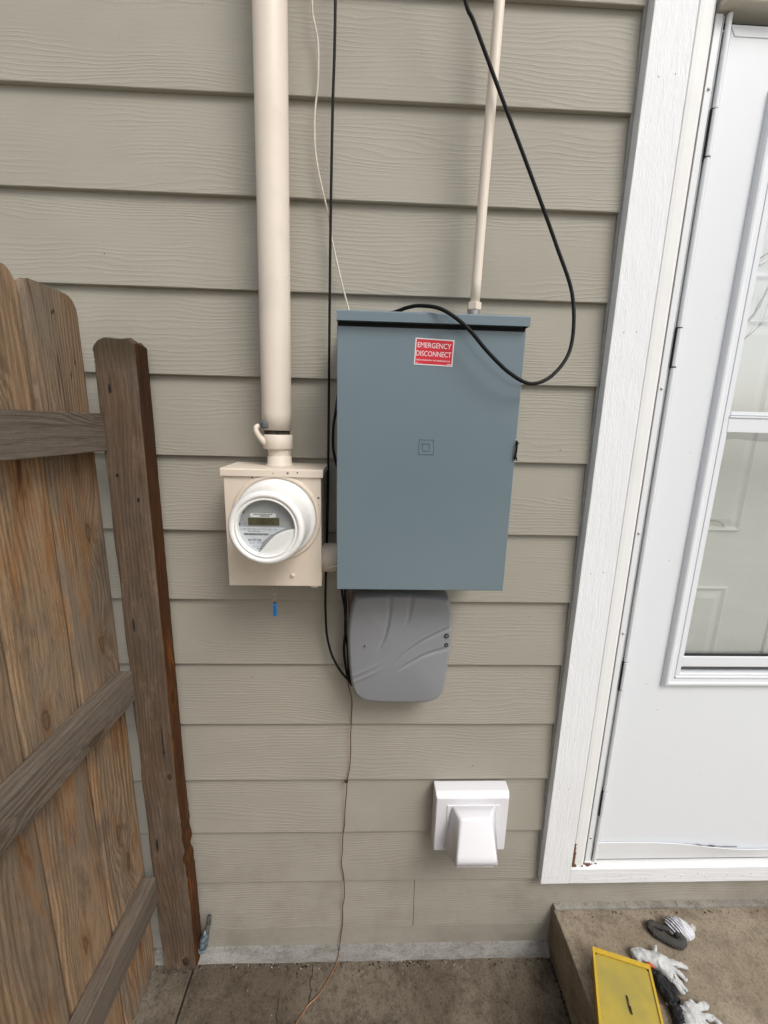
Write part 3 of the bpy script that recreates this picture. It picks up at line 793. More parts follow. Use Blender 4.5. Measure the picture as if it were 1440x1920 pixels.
# seven-segment digits
SEG = {'1': 'bc', '0': 'abcdef', '2': 'abged', '5': 'afgcd'}
b = bmesh.new()
for k, ch in enumerate("110225"):
    x0 = -.2195+k*.0062; z0 = 1.4560; w_, h_ = .0042, .0080; t_ = .0008
    sgs = {'a': (0, w_, h_-t_, h_), 'g': (0, w_, h_/2-t_/2, h_/2+t_/2), 'd': (0, w_, 0, t_), 'f': (0, t_, h_/2, h_), 'e': (0, t_, 0, h_/2), 'b': (w_-t_, w_, h_/2, h_), 'c': (w_-t_, w_, 0, h_/2)}
    for s_ in SEG[ch]:
        a = sgs[s_]; box(x0+a[0], x0+a[1], fy-.0019, fy-.0016, z0+a[2], z0+a[3], bm=b)
link("digits", b, simple("lcd_segment", (.006, .006, .004), .4), lcd)
st = link("serial_sticker", prism_xz([(-.2290+.0015, 1.4680), (-.1815-.0015, 1.4680), (-.1800, 1.4695), (-.1800, 1.4745), (-.1815, 1.4760), (-.2275, 1.4760), (-.2290, 1.4745), (-.2290, 1.4695)], fy-.0006, fy), m_lab, em)
b = bmesh.new()
x = -.2225
while x < -.1865:
    w_ = random.choice((.0006, .0009, .0004)); box(x, x+w_, fy-.0008, fy-.0006, 1.4728, 1.4750, bm=b); x += w_+random.choice((.0004, .0006))
box(-.2100, -.1920, fy-.0008, fy-.0006, 1.4700, 1.4716, bm=b)
link("barcode", b, m_print, st)
b = bmesh.new()
x = -.2425
while x < -.1945:
    w_ = random.choice((.0007, .0011, .0005)); box(x, x+w_, fy-.0009, fy-.0006, 1.4325, 1.4362, bm=b); x += w_+random.choice((.0005, .0007))
link("barcode", b, m_print, em)
text("lettering", "CL200 240V FM2S 3W TYPE R2S20 1.0Kh", (-.2480, fy-.0008, 1.4430), .0700, .0030, m_printb, em)
text("lettering", "Real Energy", (-.2340, fy-.0008, 1.4385), .0230, .0034, m_print, em)
text("lettering", "345 375 368", (-.2355, fy-.0008, 1.4205), .0255, .0046, m_print, em, bold=.01)
text("lettering", "PSCO   197173", (-.2330, fy-.0008, 1.4155), .0270, .0028, m_printb, em)
text("lettering", "OpenWay™ Riva", (-.2260, fy-.0008, 1.4085), .0190, .0024, m_print, em)
text("lettering", "Itron", (-.2190, fy-.0008, 1.4040), .0095, .0030, m_print, em, bold=.03, italic=.3)
text("lettering", "Kh 1.0", (-.1930, fy-.0008, 1.4395), .0100, .0022, m_printb, em)
text("lettering", "30TA", (-.1920, fy-.0008, 1.4330), .0062, .0020, m_printb, em)
b = bmesh.new()
for (a0, a1) in (((-.2505, 1.4545), (-.2440, 1.4655)), ((-.2440, 1.4655), (-.2370, 1.4545)), ((-.2370, 1.4545), (-.2505, 1.4545))):
    tube([(a0[0], fy-.0004, a0[1]), (a1[0], fy-.0004, a1[1])], .0003, 5, 1, bm=b)
link("warning_triangle", b, simple("embossed_line", (.22, .22, .23), .5), em)
link("optical_port", lathe([(0, -.0005), (.0012, -.0005), (.0014, .0010), (.0026, .0010), (.0028, -.001)], (-.2425, fy, 1.4785), (0, -1, 0), 16), m_print, em, smooth=True)
link("side_tab", box(-.2515, -.2490, fy-.0014, fy, 1.4520, 1.4575), m_print, em)
m_lens = m_glass.copy(); m_lens.name = "clear_meter_lens"
for q_ in m_lens.node_tree.nodes:
    if q_.type == "MATH" and q_.operation == "MULTIPLY_ADD": q_.inputs[2].default_value = .02; q_.inputs[1].default_value = .5
link("front_lens", lathe([(0, .004), (.030, .0032), (.0545, .0012)], (MC[0], fy-.0080, MC[2]), (0, -1, 0), 64), m_lens, em, smooth=True)

# security seal below the box
ws = empty("seal_tag", (-.21, -.095, 1.26), label="blue plastic seal tag hanging on a wire under the meter box", cat="tag")
b = tube([(-.216, -.096, 1.2985), (-.2145, -.097, 1.284), (-.2085, -.098, 1.272), (-.2080, -.098, 1.258), (-.2120, -.098, 1.250), (-.2135, -.098, 1.262), (-.2100, -.097, 1.276), (-.2030, -.096, 1.290), (-.199, -.095, 1.2975)], .0009, 6, 6)
tube([(-.2185, -.096, 1.2975), (-.2155, -.0975, 1.2895), (-.2080, -.0975, 1.2885), (-.2030, -.096, 1.2975)], .0012, 6, 5, bm=b)
link("seal_wire", b, m_steel, ws)
link("tag_body", box(-.2145, -.2055, -.1000, -.0955, 1.2170, 1.2480, .0012), simple("blue_plastic", (.02, .17, .42), .35), ws)
link("tag_slot", box(-.2115, -.2085, -.1006, -.1000, 1.2210, 1.2430, .0002), simple("blue_plastic_deep", (.012, .10, .30), .35), ws)
link("tag_cap", box(-.2135, -.2065, -.1000, -.0958, 1.2480, 1.2520, .0006), m_print, ws)

# thick conduit
bc = empty("thick_conduit", (-.2, -.055, 1.55), label="thick cream conduit pipe rising from the meter box", cat="pipe")
def lean(z_): return (-.2035+(z_-1.64)*.0125, -.0555)
P = [(lean(z_)[0], -.0555, z_) for z_ in (1.6310, 1.75, 2.0, 2.4, 2.95)]
b = tube(P, .0310, 40, 3, smooth=True)
link("pipe", b, m_conduit, bc, smooth=False)
for p in bc.children[-1].data.polygons: p.use_smooth = len(p.vertices) == 4
link("pipe_gap", cyl((-.2030, -.0555, 1.6265), (0, 0, 1), .0270, .012, 32), simple("old_putty_gap", (.07, .055, .04), .9, var=.4, bump=.8), bc)
link("coupling", lathe([(.024, -.0300), (.0300, -.0290), (.0315, -.0270), (.0315, .0), (.0300, .0015), (.026, .0015)], (-.2020, -.0555, 1.6205), (0, 0, 1), 40), m_conduit, bc, smooth=True)
link("neck", lathe([(.0245, .018), (.0245, .0030), (.0238, .0), (.0245, -.0020), (.0260, -.0030), (.0262, -.0180), (.0290, -.0195), (.0300, -.0240), (.0, -.0240)], (-.1995, -.0555, 1.5775), (0, 0, 1), 40), m_conduit, bc, smooth=True)
b = tube([(-.2230, -.070, 1.6010), (-.2330, -.074, 1.6130), (-.2410, -.076, 1.6260), (-.2425, -.075, 1.6360), (-.2370, -.072, 1.6400)], .0062, 10, 6, rfn=lambda t: 1.15-.35*t)
link("strap_ear", b, m_conduit, bc, smooth=True)
b = bmesh.new(); bmesh.ops.create_uvsphere(b, u_segments=12, v_segments=8, radius=1)
for v in b.verts: v.co *= 1+.35*noise.noise(v.co*1.7+Vector((3, 0, 0)))
bmesh.ops.scale(b, vec=(.0095, .004, .0085), verts=b.verts); bmesh.ops.translate(b, vec=(-.2230, -.0835, 1.6420), verts=b.verts)
link("putty_lump", b, simple("grey_putty", (.13, .14, .16), .8, var=.2, bump=.5), bc, smooth=True)

# elbow between the two boxes
el = empty("elbow_fitting", (-.09, -.06, 1.35), label="grey cast elbow fitting between meter box and blue-grey panel", cat="pipe fitting")
m_cast = paint("cast_fitting_paint", (.58, .52, .44), .55, .3, .3, 18)
b = tube([(-.1045, -.062, 1.3450), (-.096, -.066, 1.3465), (-.084, -.070, 1.3500), (-.072, -.070, 1.3520), (-.056, -.064, 1.3520)], .0300, 28, 6, rfn=lambda t: .93+.16*math.sin(min(1, t*1.15)*3))
link("elbow_body", b, m_cast, el, smooth=True)
b = tube([(-.100, -.088, 1.3300), (-.090, -.097, 1.3330), (-.078, -.101, 1.3380), (-.066, -.099, 1.3390)], .0022, 8, 5)
link("elbow_seam", b, m_cast, el, smooth=True)
link("locknut", cyl((-.1000, -.058, 1.3455), (1, 0, 0), .0345, .006, 8, bev=.001), m_cast, el)

# blue-grey panel
pn = empty("electrical_cabinet", (.11, -.08, 1.31), label="large blue-grey metal electrical panel with a red sticker", cat="electrical panel")
link("enclosure", box(-.0600, .2800, -.1600, -.0020, 1.3150, 1.8400, .0015), m_panel, pn)
b = box(-.0655, .2835, -.1665, -.1600, 1.3120, 1.8225, .0022, 3)
link("panel_door", b, m_panel, pn)
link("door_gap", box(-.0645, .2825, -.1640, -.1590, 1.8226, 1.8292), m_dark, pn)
b = prism_yz([(-.1790, 1.8290), (-.1790, 1.8440), (-.1775, 1.8462), (-.1755, 1.8470), (0, 1.8530), (0, 1.8490), (-.1740, 1.8425), (-.1755, 1.8410), (-.1755, 1.8290)], -.0650, .2850)
for f in list(b.faces): pass
box(-.0650, -.0636, -.1770, -.002, 1.8290, 1.8440, bm=b); box(.2836, .2850, -.1770, -.002, 1.8290, 1.8440, bm=b)
link("top_hood", b, m_panel, pn)
link("hub_plug", lathe([(0, .016), (.018, .0158), (.028, .013), (.0335, .007), (.0345, 0), (.0345, -.004)], (.1060, -.088, 1.8515), (0, 0, 1), 40), simple("dull_grey_hub", (.20, .20, .23), .5), pn, smooth=True)
# sticker
sy = -.1670; ang = R(-1.3)
sk = link("warning_sticker", prism_xz([(.0775, 1.7590), (.1495, 1.7568), (.1510, 1.8035), (.0790, 1.8060)], sy-.0002, sy+.0006), m_lab, pn, label="red and white emergency disconnect sticker")
M_ = Mat("sticker_red", .45); v_ = M_.coord(); M_.color(M_.mix(M_.rng(M_.noise(v_, 40, 3), .4, .7), (.62, .012, .030), (.56, .010, .028))); m_stred = M_.m
link("red_field", prism_xz([(.0797, 1.7610), (.1477, 1.7590), (.1491, 1.8016), (.0811, 1.8039)], sy-.0004, sy-.0001), m_stred, sk)
m_wtxt = simple("white_print", (.80, .78, .78), .5, var=.01, bump=0)
rs_ = -.032
text("lettering", "EMERGENCY", (.0832, sy-.0006, 1.7894), .0620, .0090, m_wtxt, sk, rot=rs_)
text("lettering", "DISCONNECT", (.0808, sy-.0006, 1.7748), .0655, .0090, m_wtxt, sk, rot=rs_)
text("lettering", "DESCONEXIÓN DE EMERGENCIA", (.0812, sy-.0006, 1.7666), .0640, .0030, m_wtxt, sk, bold=.01, rot=rs_)
b = box(.1395, .1465, sy-.0006, sy-.0004, 1.7602, 1.7612); box(.0815, .0850, sy-.0006, sy-.0004, 1.7626, 1.7632, bm=b)
link("fine_print", b, m_wtxt, sk, kind="stuff")
# embossed square emblem
def frame_bm(x0, x1, z0, z1, t, y0, y1, bm=None):
    for a in ((x0, x1, z0, z0+t), (x0, x1, z1-t, z1), (x0, x0+t, z0+t, z1-t), (x1-t, x1, z0+t, z1-t)):
        bm = box(a[0], a[1], y0, y1, a[2], a[3], .0003, 1, bm)
    return bm
ey = -.1665
b = frame_bm(.0935, .1235, 1.5935, 1.6230, .0014, ey-.0010, ey+.0005)
def poly_ring(o, i, y0, y1, bm):
    for k in range(len(o)):
        k2 = (k+1) % len(o)
        prism_xz([o[k], o[k2], i[k2], i[k]], y0, y1, bm=bm)
o = [(.1010, 1.6005), (.1135, 1.6005), (.1165, 1.6030), (.1165, 1.6140), (.1135, 1.6165), (.0985, 1.6165), (.0985, 1.6140), (.1010, 1.6135)]
i_ = [(.1035, 1.6030), (.1128, 1.6030), (.1140, 1.6040), (.1140, 1.6130), (.1128, 1.6140), (.1010, 1.6142), (.1020, 1.6138), (.1035, 1.6125)]
poly_ring(o, i_, ey-.0011, ey+.0004, b)
link("square_emblem", b, m_panel, pn, label="embossed square emblem with a D shape")
# latch with a dark pull tie on the right edge
lt = link("latch_loop", box(.2790, .2850, -.1672, -.1580, 1.5850, 1.6270, .0012), simple("latch_metal", (.25, .27, .28), .4, .5), pn)
b = tube([(.2842, -.1680, 1.6235), (.2835, -.1710, 1.6150), (.2832, -.1715, 1.6050), (.2825, -.1710, 1.5960), (.2812, -.1690, 1.5880)], .0019, 8, 5)
tube([(.2825, -.1705, 1.5960), (.2850, -.170, 1.5900), (.2862, -.168, 1.5865)], .0015, 6, 4, bm=b); tube([(.2836, -.1710, 1.6170), (.2868, -.169, 1.6195)], .0015, 6, 4, bm=b); 
bmesh.ops.create_icosphere(b, subdivisions=1, radius=.003, matrix=Matrix.Translation((.2838, -.1705, 1.6185)))
link("latch_tie", b, m_rubber, pn)

# thin conduit
tc_ = empty("thin_conduit", (.21, -.06, 1.87), label="thin cream conduit entering the top of the grey panel", cat="pipe")
b = tube([(.2085, -.060, 1.8850), (.2120, -.060, 2.10), (.2165, -.0595, 2.30), (.2200, -.059, 2.50), (.2270, -.058, 2.95)], .0098, 24, 4)
link("pipe", b, m_conduit, tc_)
for p in tc_.children[-1].data.polygons: p.use_smooth = len(p.vertices) == 4
link("compression_nut", cyl((.2078, -.060, 1.8900), (0, 0, 1), .0150, .0150, 6, bev=.001), m_beige, tc_)
b = cyl((.2075, -.060, 1.8765), (0, 0, 1), .0125, .014, 20); cyl((.2072, -.060, 1.8660), (0, 0, 1), .0150, .0110, 8, bm=b)
link("connector", b, m_steel, tc_)

# grey telecom enclosure (domed cover with moulded grooves)
tb = empty("telecom_box", (.075, -.04, .97), label="rounded dark grey plastic utility box below the panel", cat="utility box")
outl = [(-.0160, 1.2570), (-.0360, 1.2440), (-.0475, 1.1709), (-.0455, 1.0868), (-.0365, 1.0150), (-.0195, .9850), (.0177, .9735), (.0973, .9716), (.1600, .9742), (.1900, .9990), (.1985, 1.0591), (.2035, 1.159), (.1960, 1.2360), (.1760, 1.2555), (.0800, 1.2620)]
C0 = Vector((.078, 0, 1.122))
cl = [Vector((x, 0, z_)) for x, z_ in outl]
ring = []
n_o = len(cl)
for i in range(n_o):
    a, b_, c, d = cl[i-1], cl[i], cl[(i+1) % n_o], cl[(i+2) % n_o]
    for k in range(20):
        t = k/20
        ring.append(.5*((2*b_)+(c-a)*t+(2*a-5*b_+4*c-d)*t*t+(3*b_-3*c+d-a)*t**3))
GR = [[(.0511, 1.2818), (.0512, 1.2273), (.0452, 1.1741), (.0342, 1.1402), (.0230, 1.118)], [(.1004, 1.2823), (.1005, 1.2409), (.0963, 1.2079), (.0887, 1.1812)],
      [(.2000, 1.1800), (.1384, 1.1504), (.0959, 1.12), (.0631, 1.0852)], [(.2000, 1.1270), (.1402, 1.1106), (.0971, 1.0853), (.0712, 1.067)],
      [(-.0450, 1.0450), (-.0282, 1.0539), (.0093, 1.0751), (.0402, 1.0962)], [(-.0400, 1.0290), (-.0242, 1.0384), (.0158, 1.0611), (.0469, 1.0809)]]
GP = [[p for p in smooth_path([(x, 0, z_) for x, z_ in g], 6)] for g in GR]
GB = [(min(p.x for p in g)-.008, max(p.x for p in g)+.008, min(p.z for p in g)-.008, max(p.z for p in g)+.008) for g in GP]
def groove(x, z_):
    s_ = 0
    for gi, g in enumerate(GP):
        q_ = GB[gi]
        if x < q_[0] or x > q_[1] or z_ < q_[2] or z_ > q_[3]: continue
        best = 1; bt = 0
        for k in range(len(g)-1):
            a, c = g[k], g[k+1]; ab = c-a; ap = Vector((x, 0, z_))-a
            t = max(0, min(1, ap.dot(ab)/max(ab.length_squared, 1e-9)))
            d = (ap-ab*t).length
            if d < best: best = d; bt = (k+t)/(len(g)-1)
        if best < .007:
            fade = min(1, (1-bt)*2.2)
            s_ += (.0044 if gi < 4 else -.0022)*math.exp(-(best/.0031)**2)*fade
    return s_
b = bmesh.new(); rows = []
steps = [(1.0, -.004), (1.0, -.052), (.995, -.060), (.985, -.066), (.965, -.0715), (.94, -.0745)]+[(.94-.94*k/80, -.0745-.0085*(1-(1-k/80)**2)) for k in range(1, 80)]
for s_, y_ in steps:
    rw = []
    for p in ring:
        q = C0+(p-C0)*s_
        g_ = groove(q.x, q.z) if s_ < .97 else 0
        rw.append(b.verts.new((q.x, y_+g_, q.z)))
    rows.append(rw)
for a, c in zip(rows, rows[1:]):
    for k in range(len(ring)): b.faces.new((a[k], a[(k+1) % len(ring)], c[(k+1) % len(ring)], c[k]))
b.faces.new(rows[-1]); b.faces.new(rows[0][::-1])
link("cover", b, m_tele, tb, smooth=True)
for (x, zz, r_) in ((.1885, 1.1590, .0058), (.1895, 1.1355, .0046)):
    s_ = link("screw", lathe([(0, .0016), (r_*.55, .0018), (r_*.62, .0), (r_*.80, .0), (r_*.9, .0022), (r_, .0005), (r_, -.004)], (x, -.0760, zz), (0, -1, 0), 18), simple("dark_screw_metal", (.05, .05, .05), .4, .7), tb, smooth=True)
    link("screw_hex", cyl((x, -.0780, zz), (0, -1, 0), r_*.42, .0012, 6), m_steel, s_)
link("small_hole", cyl((-.0060, -.0800, 1.1335), (0, -1, 0), .0013, .0060, 8), m_dark, tb)
# backplate behind
link("back_plate", box(-.030, .180, -.006, -.001, .99, 1.26, .001), m_tele, tb)

# ------------------------------------------------------------------ cables
o = link("black_drop_cable", tube([(-.0750, -.024, 2.95), (-.0800, -.024, 2.420), (-.0853, -.024, 2.246), (-.0895, -.024, 2.063), (-.0925, -.024, 1.863), (-.0965, -.022, 1.558), (-.1005, -.018, 1.395), (-.1050, -.018, 1.234), (-.1045, -.020, 1.190), (-.1020, -.022, 1.135), (-.0930, -.026, 1.092), (-.0830, -.030, 1.066), (-.0640, -.034, 1.034), (-.0440, -.036, 1.012), (-.030, -.030, 1.000)], .0029, 8, 8), m_rubber, smooth=True)
tag(o, "straight black cable down the wall left of the grey panel", "cable")
o = link("white_wire", tube([(-.120, -.012, 2.90), (-.128, -.012, 2.60), (-.1245, -.012, 2.419), (-.1225, -.012, 2.398), (-.1140, -.012, 2.357), (-.1150, -.012, 2.294), (-.1215, -.012, 2.242), (-.1215, -.012, 2.188), (-.1155, -.013, 2.147), (-.1065, -.014, 2.11), (-.0940, -.017, 2.063), (-.0895, -.017, 2.029), (-.0775, -.018, 1.979), (-.0645, -.022, 1.929), (-.0515, -.026, 1.885), (-.044, -.03, 1.85)], .0019, 8, 5), m_whitewire, smooth=True)
tag(o, "thin off-white wire wandering down the siding beside the black cable", "wire")
o = link("looping_cable", tube([(.03, -.070, 2.75), (.105, -.073, 2.52), (.153, -.076, 2.3864), (.1723, -.077, 2.3518), (.228, -.082, 2.2427), (.2982, -.09, 2.1047), (.3510, -.100, 1.993), (.3830, -.121, 1.900), (.3790, -.148, 1.805), (.3420, -.172, 1.7500), (.295, -.188, 1.7285), (.2500, -.197, 1.7445), (.2062, -.199, 1.7794), (.1653, -.198, 1.820), (.1226, -.19, 1.8490), (.0868, -.17, 1.8595), (.0640, -.15, 1.8610), (.0459, -.13, 1.8590), (.020, -.10, 1.8575)], .0034, 10, 7), m_rubber, smooth=True)
tag(o, "black cable looping over the top right of the grey panel", "cable")
b = tube([(-.060, -.035, 1.80), (-.072, -.038, 1.72), (-.0775, -.040, 1.676), (-.0830, -.040, 1.641), (-.0835, -.040, 1.595), (-.0765, -.038, 1.559), (-.066, -.034, 1.52), (-.064, -.03, 1.40)], .0030, 8, 6)
o = link("side_cable", b, m_rubber, smooth=True); tag(o, "short black cable bulging out behind the left edge of the panel", "cable")
for dx, dz, lab in ((0, 0, "black cable running from the panel underside beside the rounded grey box, outer one"), (.008, 0, "second black cable behind the left edge of the rounded grey box, inner one")):
    P = [(-.066+dx, -.035, 1.36), (-.0635+dx, -.040, 1.261), (-.0555+dx*.3, -.044, 1.211), (-.0535-dx*.1, -.044, 1.155), (-.0575+dx*1.2, -.042, 1.105), (-.0530+dx*.9, -.040, 1.053), (-.0455+dx*.5, -.038, 1.016), (-.038, -.034, .998)]
    o = link("box_cable", tube(P, .0031, 8, 6), m_rubber, smooth=True); tag(o, lab, "cable")
cw = empty("ground_wire", (-.05, -.005, .045), label="thin copper ground wire hanging down the siding to the slab", cat="wire")
P = [(-.052, -.020, 1.262), (-.046, -.030, 1.20), (-.0475, -.020, 1.02), (-.0470, -.008, .977), (-.0385, -.006, .937), (-.0385, -.005, .880), (-.0405, -.005, .823), (-.0400, -.005, .770), (-.0425, -.005, .721), (-.0490, -.006, .679), (-.0500, -.006, .650), (-.0545, -.004, .579), (-.0555, -.004, .53), (-.0605, -.004, .487), (-.0610, -.004, .44), (-.0645, -.004, .392), (-.0590, -.004, .36), (-.0565, -.004, .33), (-.0545, -.004, .272), (-.0600, -.004, .230), (-.0595, -.004, .170), (-.0650, -.004, .115), (-.0700, -.012, .068)]
link("wire_covered", tube(P, .0013, 8, 5), m_red, cw, smooth=True)
P = [(-.0700, -.012, .068), (-.0740, -.024, .052), (-.0800, -.040, .0485), (-.0940, -.062, .048), (-.1150, -.092, .049), (-.1300, -.108, .050), (-.1480, -.120, .0475), (-.1620, -.138, .048), (-.176, -.158, .048), (-.19, -.22, .047)]
link("wire_bare", tube(P, .0015, 8, 5), m_copper, cw, smooth=True)
b = box(-.0545, -.0460, -.0075, -.0030, .6762, .6812, .0008); tube([(-.056, -.004, .680), (-.054, -.012, .6805), (-.049, -.012, .679), (-.0475, -.004, .678)], .0012, 6, 4, bm=b)
link("staple", b, m_knot, cw)

# ------------------------------------------------------------------ dryer vent
dv = empty("wall_vent", (.30, -.02, .48), label="white plastic hooded wall vent low on the siding", cat="vent")
m_vent = paint("vent_white_plastic", (.74, .74, .765), .4, .02, .03, 12)
b = bmesh.new()
A = rect(.1940, .3995, .4860, .6700, .002); B2 = rect(.1945, .3985, .4860, .6690, -.0300); C2 = rect(.1965, .3950, .4855, .6600, -.0440)
vr = [[b.verts.new(p) for p in L] for L in (A, B2, C2)]
for a, c in zip(vr, vr[1:]):
    for k in range(4): b.faces.new((a[k], a[(k+1) % 4], c[(k+1) % 4], c[k]))
b.faces.new(vr[-1]); bmesh.ops.bevel(b, geom=list(b.edges), offset=.0015, segments=2, affect='EDGES')
link("mounting_block", b, m_vent, dv)
link("flange_plate", box(.2260, .3700, -.0462, -.0438, .4870, .6380, .0009), m_vent, dv)
b = bmesh.new()
lv = [[(.2440, -.0460, .6340), (.3540, -.0460, .6340), (.3665, -.0460, .4900), (.2310, -.0460, .4900)],
      [(.2500, -.0720, .6330), (.3440, -.0720, .6330), (.3600, -.1130, .5050), (.2350, -.1130, .5050)],
      [(.2560, -.0800, .6290), (.3370, -.0800, .6290), (.3520, -.1230, .5150), (.2380, -.1230, .5150)]]
# body: back ring, side ring, front ring
back = [(.2400, -.0460, .6350), (.3560, -.0460, .6350), (.3720, -.0460, .4980), (.2250, -.0460, .4980)]
front = [(.2560, -.0800, .6310), (.3340, -.0800, .6310), (.3450, -.1230, .5560), (.2410, -.1230, .5560)]
skirt = [None, None, (.3470, -.1255, .5370), (.2395, -.1255, .5370)]
V = [b.verts.new(p) for p in back]; F = [b.verts.new(p) for p in front]
sb = [b.verts.new(skirt[2]), b.verts.new(skirt[3])]
b.faces.new((V[0], V[1], F[1], F[0])); b.faces.new(F)
b.faces.new((F[3], F[2], sb[0], sb[1]))
b.faces.new((V[1], V[2], sb[0], F[2], F[1])); b.faces.new((V[3], V[0], F[0], F[3], sb[1]))
bmesh.ops.bevel(b, geom=[e for e in b.edges if len(e.link_faces) == 2], offset=.0055, segments=4, profile=.5, affect='EDGES')
r = bmesh.ops.solidify(b, geom=list(b.faces), thickness=.0018)
link("hood", b, m_vent, dv, smooth=True)
link("flap", box(.2480, .3480, -.100, -.098, .4990, .5500), m_vent, dv)

# ------------------------------------------------------------------ blue-grey scrap wedged by the post
b = bmesh.new(); bmesh.ops.create_uvsphere(b, u_segments=20, v_segments=16, radius=1)
for v in b.verts: v.co *= 1+.16*noise.noise(v.co*2.4)
bmesh.ops.scale(b, vec=(.0125, .013, .042), verts=b.verts)
bmesh.ops.rotate(b, matrix=Matrix.Rotation(R(12), 3, 'Y'), verts=b.verts)
bmesh.ops.translate(b, vec=(-.4640, -.034, .153), verts=b.verts)
wd = empty("sprinkler_stub", (-.464, -.03, .12), label="dirty blue-grey plastic nozzle wedged between post foot and siding", cat="nozzle")
m_blueg = simple("dirty_blue_plastic", (.17, .22, .25), .7, var=.3, scale=90, bump=.5)
link("body", b, m_blueg, wd, smooth=True)
link("neck", tube([(-.4560, -.032, .180), (-.4500, -.028, .205), (-.4470, -.024, .232)], .0075, 12, 4, rfn=lambda t: 1-.2*t), simple("dirty_grey_neck", (.12, .115, .10), .8, var=.3, bump=.6), wd, smooth=True)
link("ribs", lathe([(.0135, -.004), (.0145, -.002), (.0135, 0), (.0145, .002), (.0135, .004), (.0145, .006), (.0130, .008)], (-.4690, -.034, .128), (.2, 0, 1), 20), m_blueg, wd)

# ================================================================== THINGS ON THE STEP
ZT = .2135
# yellow case
ycase = empty("yellow_case", (.66, -.30, ZT), label="yellow plastic organizer case lying on the step's near-left corner", cat="case")
TL, TR = Vector((.632, -.129)), Vector((.766, -.171))
dl, dr = Vector((-.063, -.148)).normalized(), Vector((-.044, -.120)).normalized()
BL, BR = TL+dl*.30, TR+dr*.30
M_ = Mat("yellow_translucent_lid", .35, .5); v_ = M_.coord()
M_.color(M_.mix(M_.rng(M_.noise(v_, 16, 5, .6), .35, .7), (.38, .285, .030), (.29, .235, .040))); M_.bump(M_.noise(v_, 300, 2), .12, .0005); m_yl = M_.m
m_yr = simple("yellow_plastic_rim", (.52, .335, .016), .4, var=.06)
def quad_prism(P4, z0, z1, bev, ins=0):
    c = sum((Vector(p) for p in P4), Vector((0, 0)))/4
    b = bmesh.new(); f = b.faces.new([b.verts.new((*(Vector(p)+(c-Vector(p)).normalized()*ins), z1)) for p in P4])
    r = bmesh.ops.extrude_face_region(b, geom=[f]); bmesh.ops.translate(b, vec=(0, 0, z0-z1), verts=[v for v in r['geom'] if isinstance(v, bmesh.types.BMVert)])
    ve = [e for e in b.edges if abs(e.verts[0].co.z-e.verts[1].co.z) > 1e-5]
    bmesh.ops.bevel(b, geom=ve, offset=.006, segments=3, affect='EDGES')
    if bev: bmesh.ops.bevel(b, geom=[e for e in b.edges if abs(e.verts[0].co.z-z1) < 1e-5 and abs(e.verts[1].co.z-z1) < 1e-5], offset=bev, segments=2, affect='EDGES')
    return b
Q = [TL, TR, BR, BL]
link("case_tray", quad_prism(Q, ZT+.0005, ZT+.040, .002, .004), simple("yellow_case_side", (.34, .22, .03), .5), ycase)
# rim as four bars and a recessed lid field
c4 = sum(Q, Vector((0, 0)))/4
I4 = [p+(c4-p).normalized()*.0125 for p in Q]
b = bmesh.new()
for k in range(4):
    a0, a1, i1, i0 = Q[k], Q[(k+1) % 4], I4[(k+1) % 4], I4[k]
    lo = [b.verts.new((*p, ZT+.0405)) for p in (a0, a1, i1, i0)]; hi = [b.verts.new((*(p+(c4-p).normalized()*.001), ZT+.0485)) for p in (a0, a1, i1, i0)]
    b.faces.new(hi); b.faces.new(lo[::-1])
    for q_ in range(4): b.faces.new((lo[q_], lo[(q_+1) % 4], hi[(q_+1) % 4], hi[q_]))
bmesh.ops.remove_doubles(b, verts=b.verts, dist=.0001)
link("lid_rim", b, m_yr, ycase)
link("lid", quad_prism(I4, ZT+.0407, ZT+.0450, 0, -.001), m_yl, ycase)
bit = empty("drill_bit", (.66, -.253, ZT+.0475), label="small dark driver bit lying on the yellow case lid", cat="drill bit")
link("bit_shaft", tube([(.6665, -.2300, ZT+.0478), (.6640, -.2420, ZT+.0478)], .0020, 6, 1), simple("dark_bit_steel", (.06, .05, .04), .4, .6), bit)
link("bit_collar", tube([(.6640, -.2420, ZT+.0480), (.6620, -.2500, ZT+.0480)], .0026, 6, 1), simple("worn_bit_brass", (.25, .17, .09), .4, .5), bit)
link("bit_tip", tube([(.6620, -.2500, ZT+.0479), (.6595, -.2630, ZT+.0479)], .0030, 6, 1, rfn=lambda t: 1-.3*t), simple("dark_bit_steel", (.05, .045, .04), .4, .6), bit)

